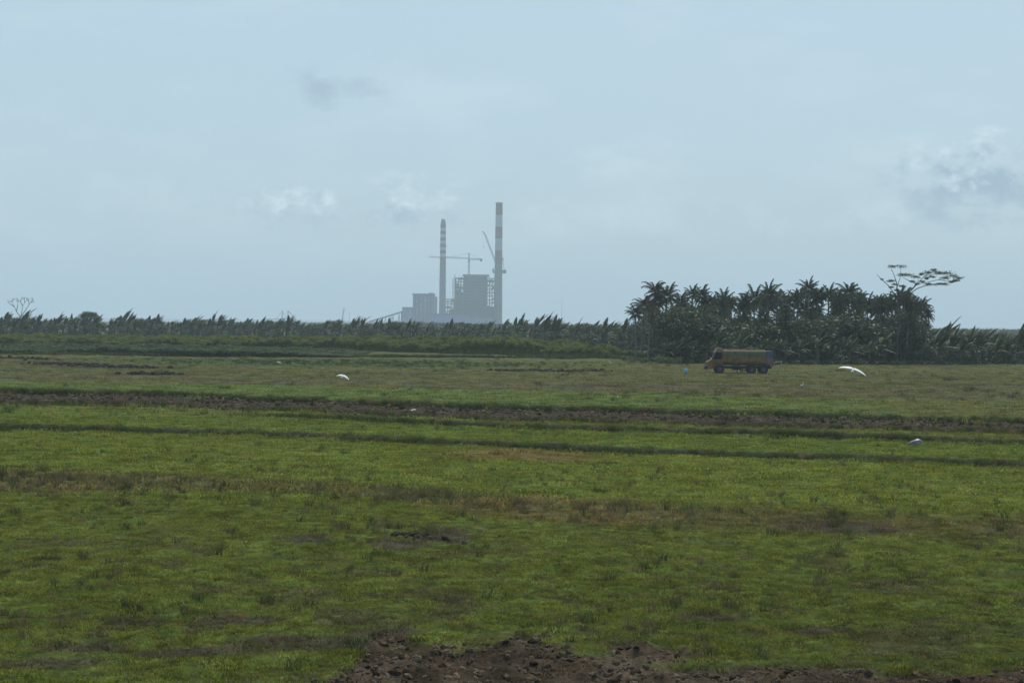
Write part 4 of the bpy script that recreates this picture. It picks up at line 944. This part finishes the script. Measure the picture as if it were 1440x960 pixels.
# ------------------------------------------------------------------ egrets
WH = pmat('white_feathers', (.60, .60, .58), .7, .06, 8); BK = pmat('yellow_beak', (.5, .34, .08), .5, .1, 5); LG = pmat('dark_bird_leg', (.04, .04, .035), .6, .1, 5)
def egret(loc, heading, roll, span, label, droop=.35, fold=False, pitch=0):
    """body along +y; wings along x"""
    s = span/.95; o = empty('egret', loc, 0, label, 'egret', 'white egrets over the fields', s); o.rotation_mode = 'YXZ'
    o.rotation_euler = (pitch, roll, heading)
    b = MB(); pr = [(-.26,.004,.0),(-.20,.022,.0),(-.10,.048,.0),(0,.060,-.005),(.09,.050,-.01),(.15,.030,.005),(.17,.018,.03),(.15,.014,.06),(.16,.014,.085),(.20,.020,.092),(.235,.016,.088),(.26,.006,.082)]
    if fold: pr = [(-.22,.004,-.10),(-.15,.028,-.05),(-.07,.058,0),(0,.068,.03),(.07,.050,.06),(.10,.028,.11),(.08,.017,.17),(.06,.014,.22),(.09,.014,.26),(.12,.022,.275),(.155,.016,.27),(.175,.006,.262)]
    b.tube([(0, y, z) for y, r, z in pr], [r for y, r, z in pr], 10).build('body', WH, o, smooth=True)
    t = pr[-1]; MB().tube([(0,t[0]-.01,t[2]),(0,t[0]+.075,t[2]-.012)], [.008,.001], 5).build('beak', BK, o)
    if fold:
        for sx in (-1, 1): MB().add([(sx*.05,.06,.06),(sx*.075,-.04,.03),(sx*.03,-.24,-.08),(sx*.055,-.08,-.045),(sx*.045,.02,.0)], [(0,1,2),(0,2,3),(0,3,4)]).add([(sx*.045,.06,.055),(sx*.065,-.04,.02),(sx*.02,-.24,-.085),(sx*.05,-.08,-.05)], [(0,2,1),(0,3,2)]).build('wing', WH, o)
        for sx in (-1, 1): MB().tube([(sx*.025,0,0),(sx*.03,-.02,-.16),(sx*.03,.0,-.30),(sx*.03,.05,-.302)], [.008,.005,.004,.002], 4).build('leg', LG, o)
        return o
    for sx in (-1, 1):
        vs = []; fs = []; n = 8
        for i in range(n+1):
            t = i/n; x = sx*(.03+.445*t); z = .045-droop*.30*t**1.8; ch = .25*(1-.25*t)*(1-t**5)+.02; y = .07-.10*t*t
            vs += [(x, y, z), (x, y-ch*.3, z+.012*(1-t)), (x, y-ch, z-.006), (x, y-ch*.3, z-.010*(1-t)-.003)]
            if i: q = len(vs)-8; fs += [(q, q+1, q+5, q+4), (q+1, q+2, q+6, q+5), (q+2, q+3, q+7, q+6), (q+3, q, q+4, q+7)]
        fs += [(0,3,2,1), (4*n, 4*n+1, 4*n+2, 4*n+3)]
        link('wing', mesh('wing', vs, fs, WH, True), o)
    for sx in (-1, 1): MB().tube([(sx*.015,-.16,-.02),(sx*.012,-.30,-.02),(sx*.012,-.38,-.022)], [.006,.005,.003], 4).build('leg', LG, o)
    return o
egret(P(1199, 521, 66), R(165), R(-17), .95, 'white egret gliding low over the field at the right, wings spread widest', .38, pitch=R(-17))
egret(P(481.5, 529.5, 128), R(160), R(-17), .90, 'white egret flying over the far green strip left of the middle', .6, pitch=R(-26))
egret(P(393.5, 510, 260), R(200), R(-30), .85, 'small greyish egret flying over the crop patch farther left', .5, pitch=R(-20))
g = G(580, 580.5); egret(P(580, 576.5, g.y-4), R(165), R(15), .46, 'small white egret low over the ploughed brown strip', .4, pitch=R(-20))
def stand(px, py, lb, a): g = G(px, py); egret((g.x, g.y, hz(g.x, g.y)+.30), a, 0, .95, lb, fold=True)
stand(858, 512.5, 'white egret standing in front of the pale bushes left of the grove', R(100))
stand(1128, 546.5, 'tiny white egret standing in the olive field below the truck', R(-90))

# ------------------------------------------------------------------ small things on the field
def sack(px, py, w, h, mat, label, name='plastic_sack', cat='sack', seed=1, squash=1.0):
    g = G(px, py); bm = bmesh.new(); bmesh.ops.create_icosphere(bm, subdivisions=3, radius=1); r = random.Random(seed)
    ax = [(Vector((r.uniform(-1,1), r.uniform(-1,1), r.uniform(-1,1))).normalized(), r.uniform(.1,.3), r.uniform(4,9)) for _ in range(6)]
    for v in bm.verts:
        p = v.co.copy(); k = 1+sum(m*.35*math.sin(f*p.dot(a)) for a, m, f in ax); t = (p.x+1)/2
        v.co = Vector((p.x*w/2, p.y*w*.30*k*(.35+.65*t), (p.z*k*.5+.42)*h*(.30+.75*t**.8)))
    me = bpy.data.meshes.new(name); bm.to_mesh(me); bm.free(); me.materials.append(mat); me.polygons.foreach_set('use_smooth', [True]*len(me.polygons))
    o = link(name, me, None, (g.x, g.y, hz(g.x, g.y)-.02), (0, 0, .15)); return tag(o, label, cat)
sack(1286, 623.5, .78, .42, pmat('lilac_plastic', (.17, .165, .22), .5, .5, 5, .3), 'crumpled lilac-grey plastic sack lying on the grassy bund at the right')
g = G(964, 528.5)
o = empty('blue_marker', (g.x, g.y, hz(g.x, g.y)), 0, 'light blue plastic bag hung on a short stake in front of the truck', 'marker')
MB().tube([(0,0,-.1),(.02,0,.95)], [.025,.02], 6).build('stake', WOOD, o)
b = MB().tube([(0,0,.12),(.03,-.02,.25),(0,.02,.45),(.02,0,.65),(0,0,.8)], [.09,.20,.24,.20,.05], 10); b.build('bag', pmat('light_blue_plastic', (.15, .31, .40), .4, .25, 6), o, smooth=True)
g = G(1096, 516.5)
o = empty('wooden_gate_post', (g.x, g.y, 0), 0, 'pale post with a cross rail standing just behind the tail of the truck', 'post')
PW = pmat('pale_wood', (.24, .22, .19), .8, .2, 4)
MB().tube([(.25,0,-.1),(.25,0,.75)], [.09,.08], 6).build('post', PW, o); MB().tube([(-.7,0,.62),(.32,0,.78)], .06, 6).build('rail', PW, o); MB().tube([(-.68,0,-.1),(-.7,0,.66)], .05, 6).build('post', PW, o)
def hut():
    Y = 640; c = P(146, 459, Y); o = empty('field_hut', (c.x, Y, 0), 0, 'small white-walled hut glimpsed between the banana plants near the round tree', 'hut')
    hw = .85; zt = P(146, 455.5, Y).z; MB().box(-hw, hw, 0, 2.2, -.1, zt).build('wall', WHT, o)
    MB().prism([(-hw-.3, zt-.05), (hw+.3, zt-.05), (0, zt+.6)], -.3, 2.5).build('roof', pmat('rusty_roof', (.16,.13,.11), .8, .2, 3), o)
    MB().box(.2, .65, -.05, -.01, 0, zt*.7).build('door', STL, o)
hut()

# ------------------------------------------------------------------ haze
def haze():
    o = MB().box(-5500, 5500, -350, 14000, -1.9, 235).build('haze', None); o['kind'] = 'stuff'
    m = bpy.data.materials.new('haze_air'); m.use_nodes = True; nt = m.node_tree; nt.nodes.clear(); out = nt.nodes.new('ShaderNodeOutputMaterial'); v = nt.nodes.new('ShaderNodeVolumePrincipled')
    v.inputs['Color'].default_value = (.79, .925, 1.0, 1); v.inputs['Density'].default_value = .00018; v.inputs['Anisotropy'].default_value = 0.0
    nt.links.new(v.outputs[0], out.inputs['Volume']); o.data.materials.clear(); o.data.materials.append(m)
haze()
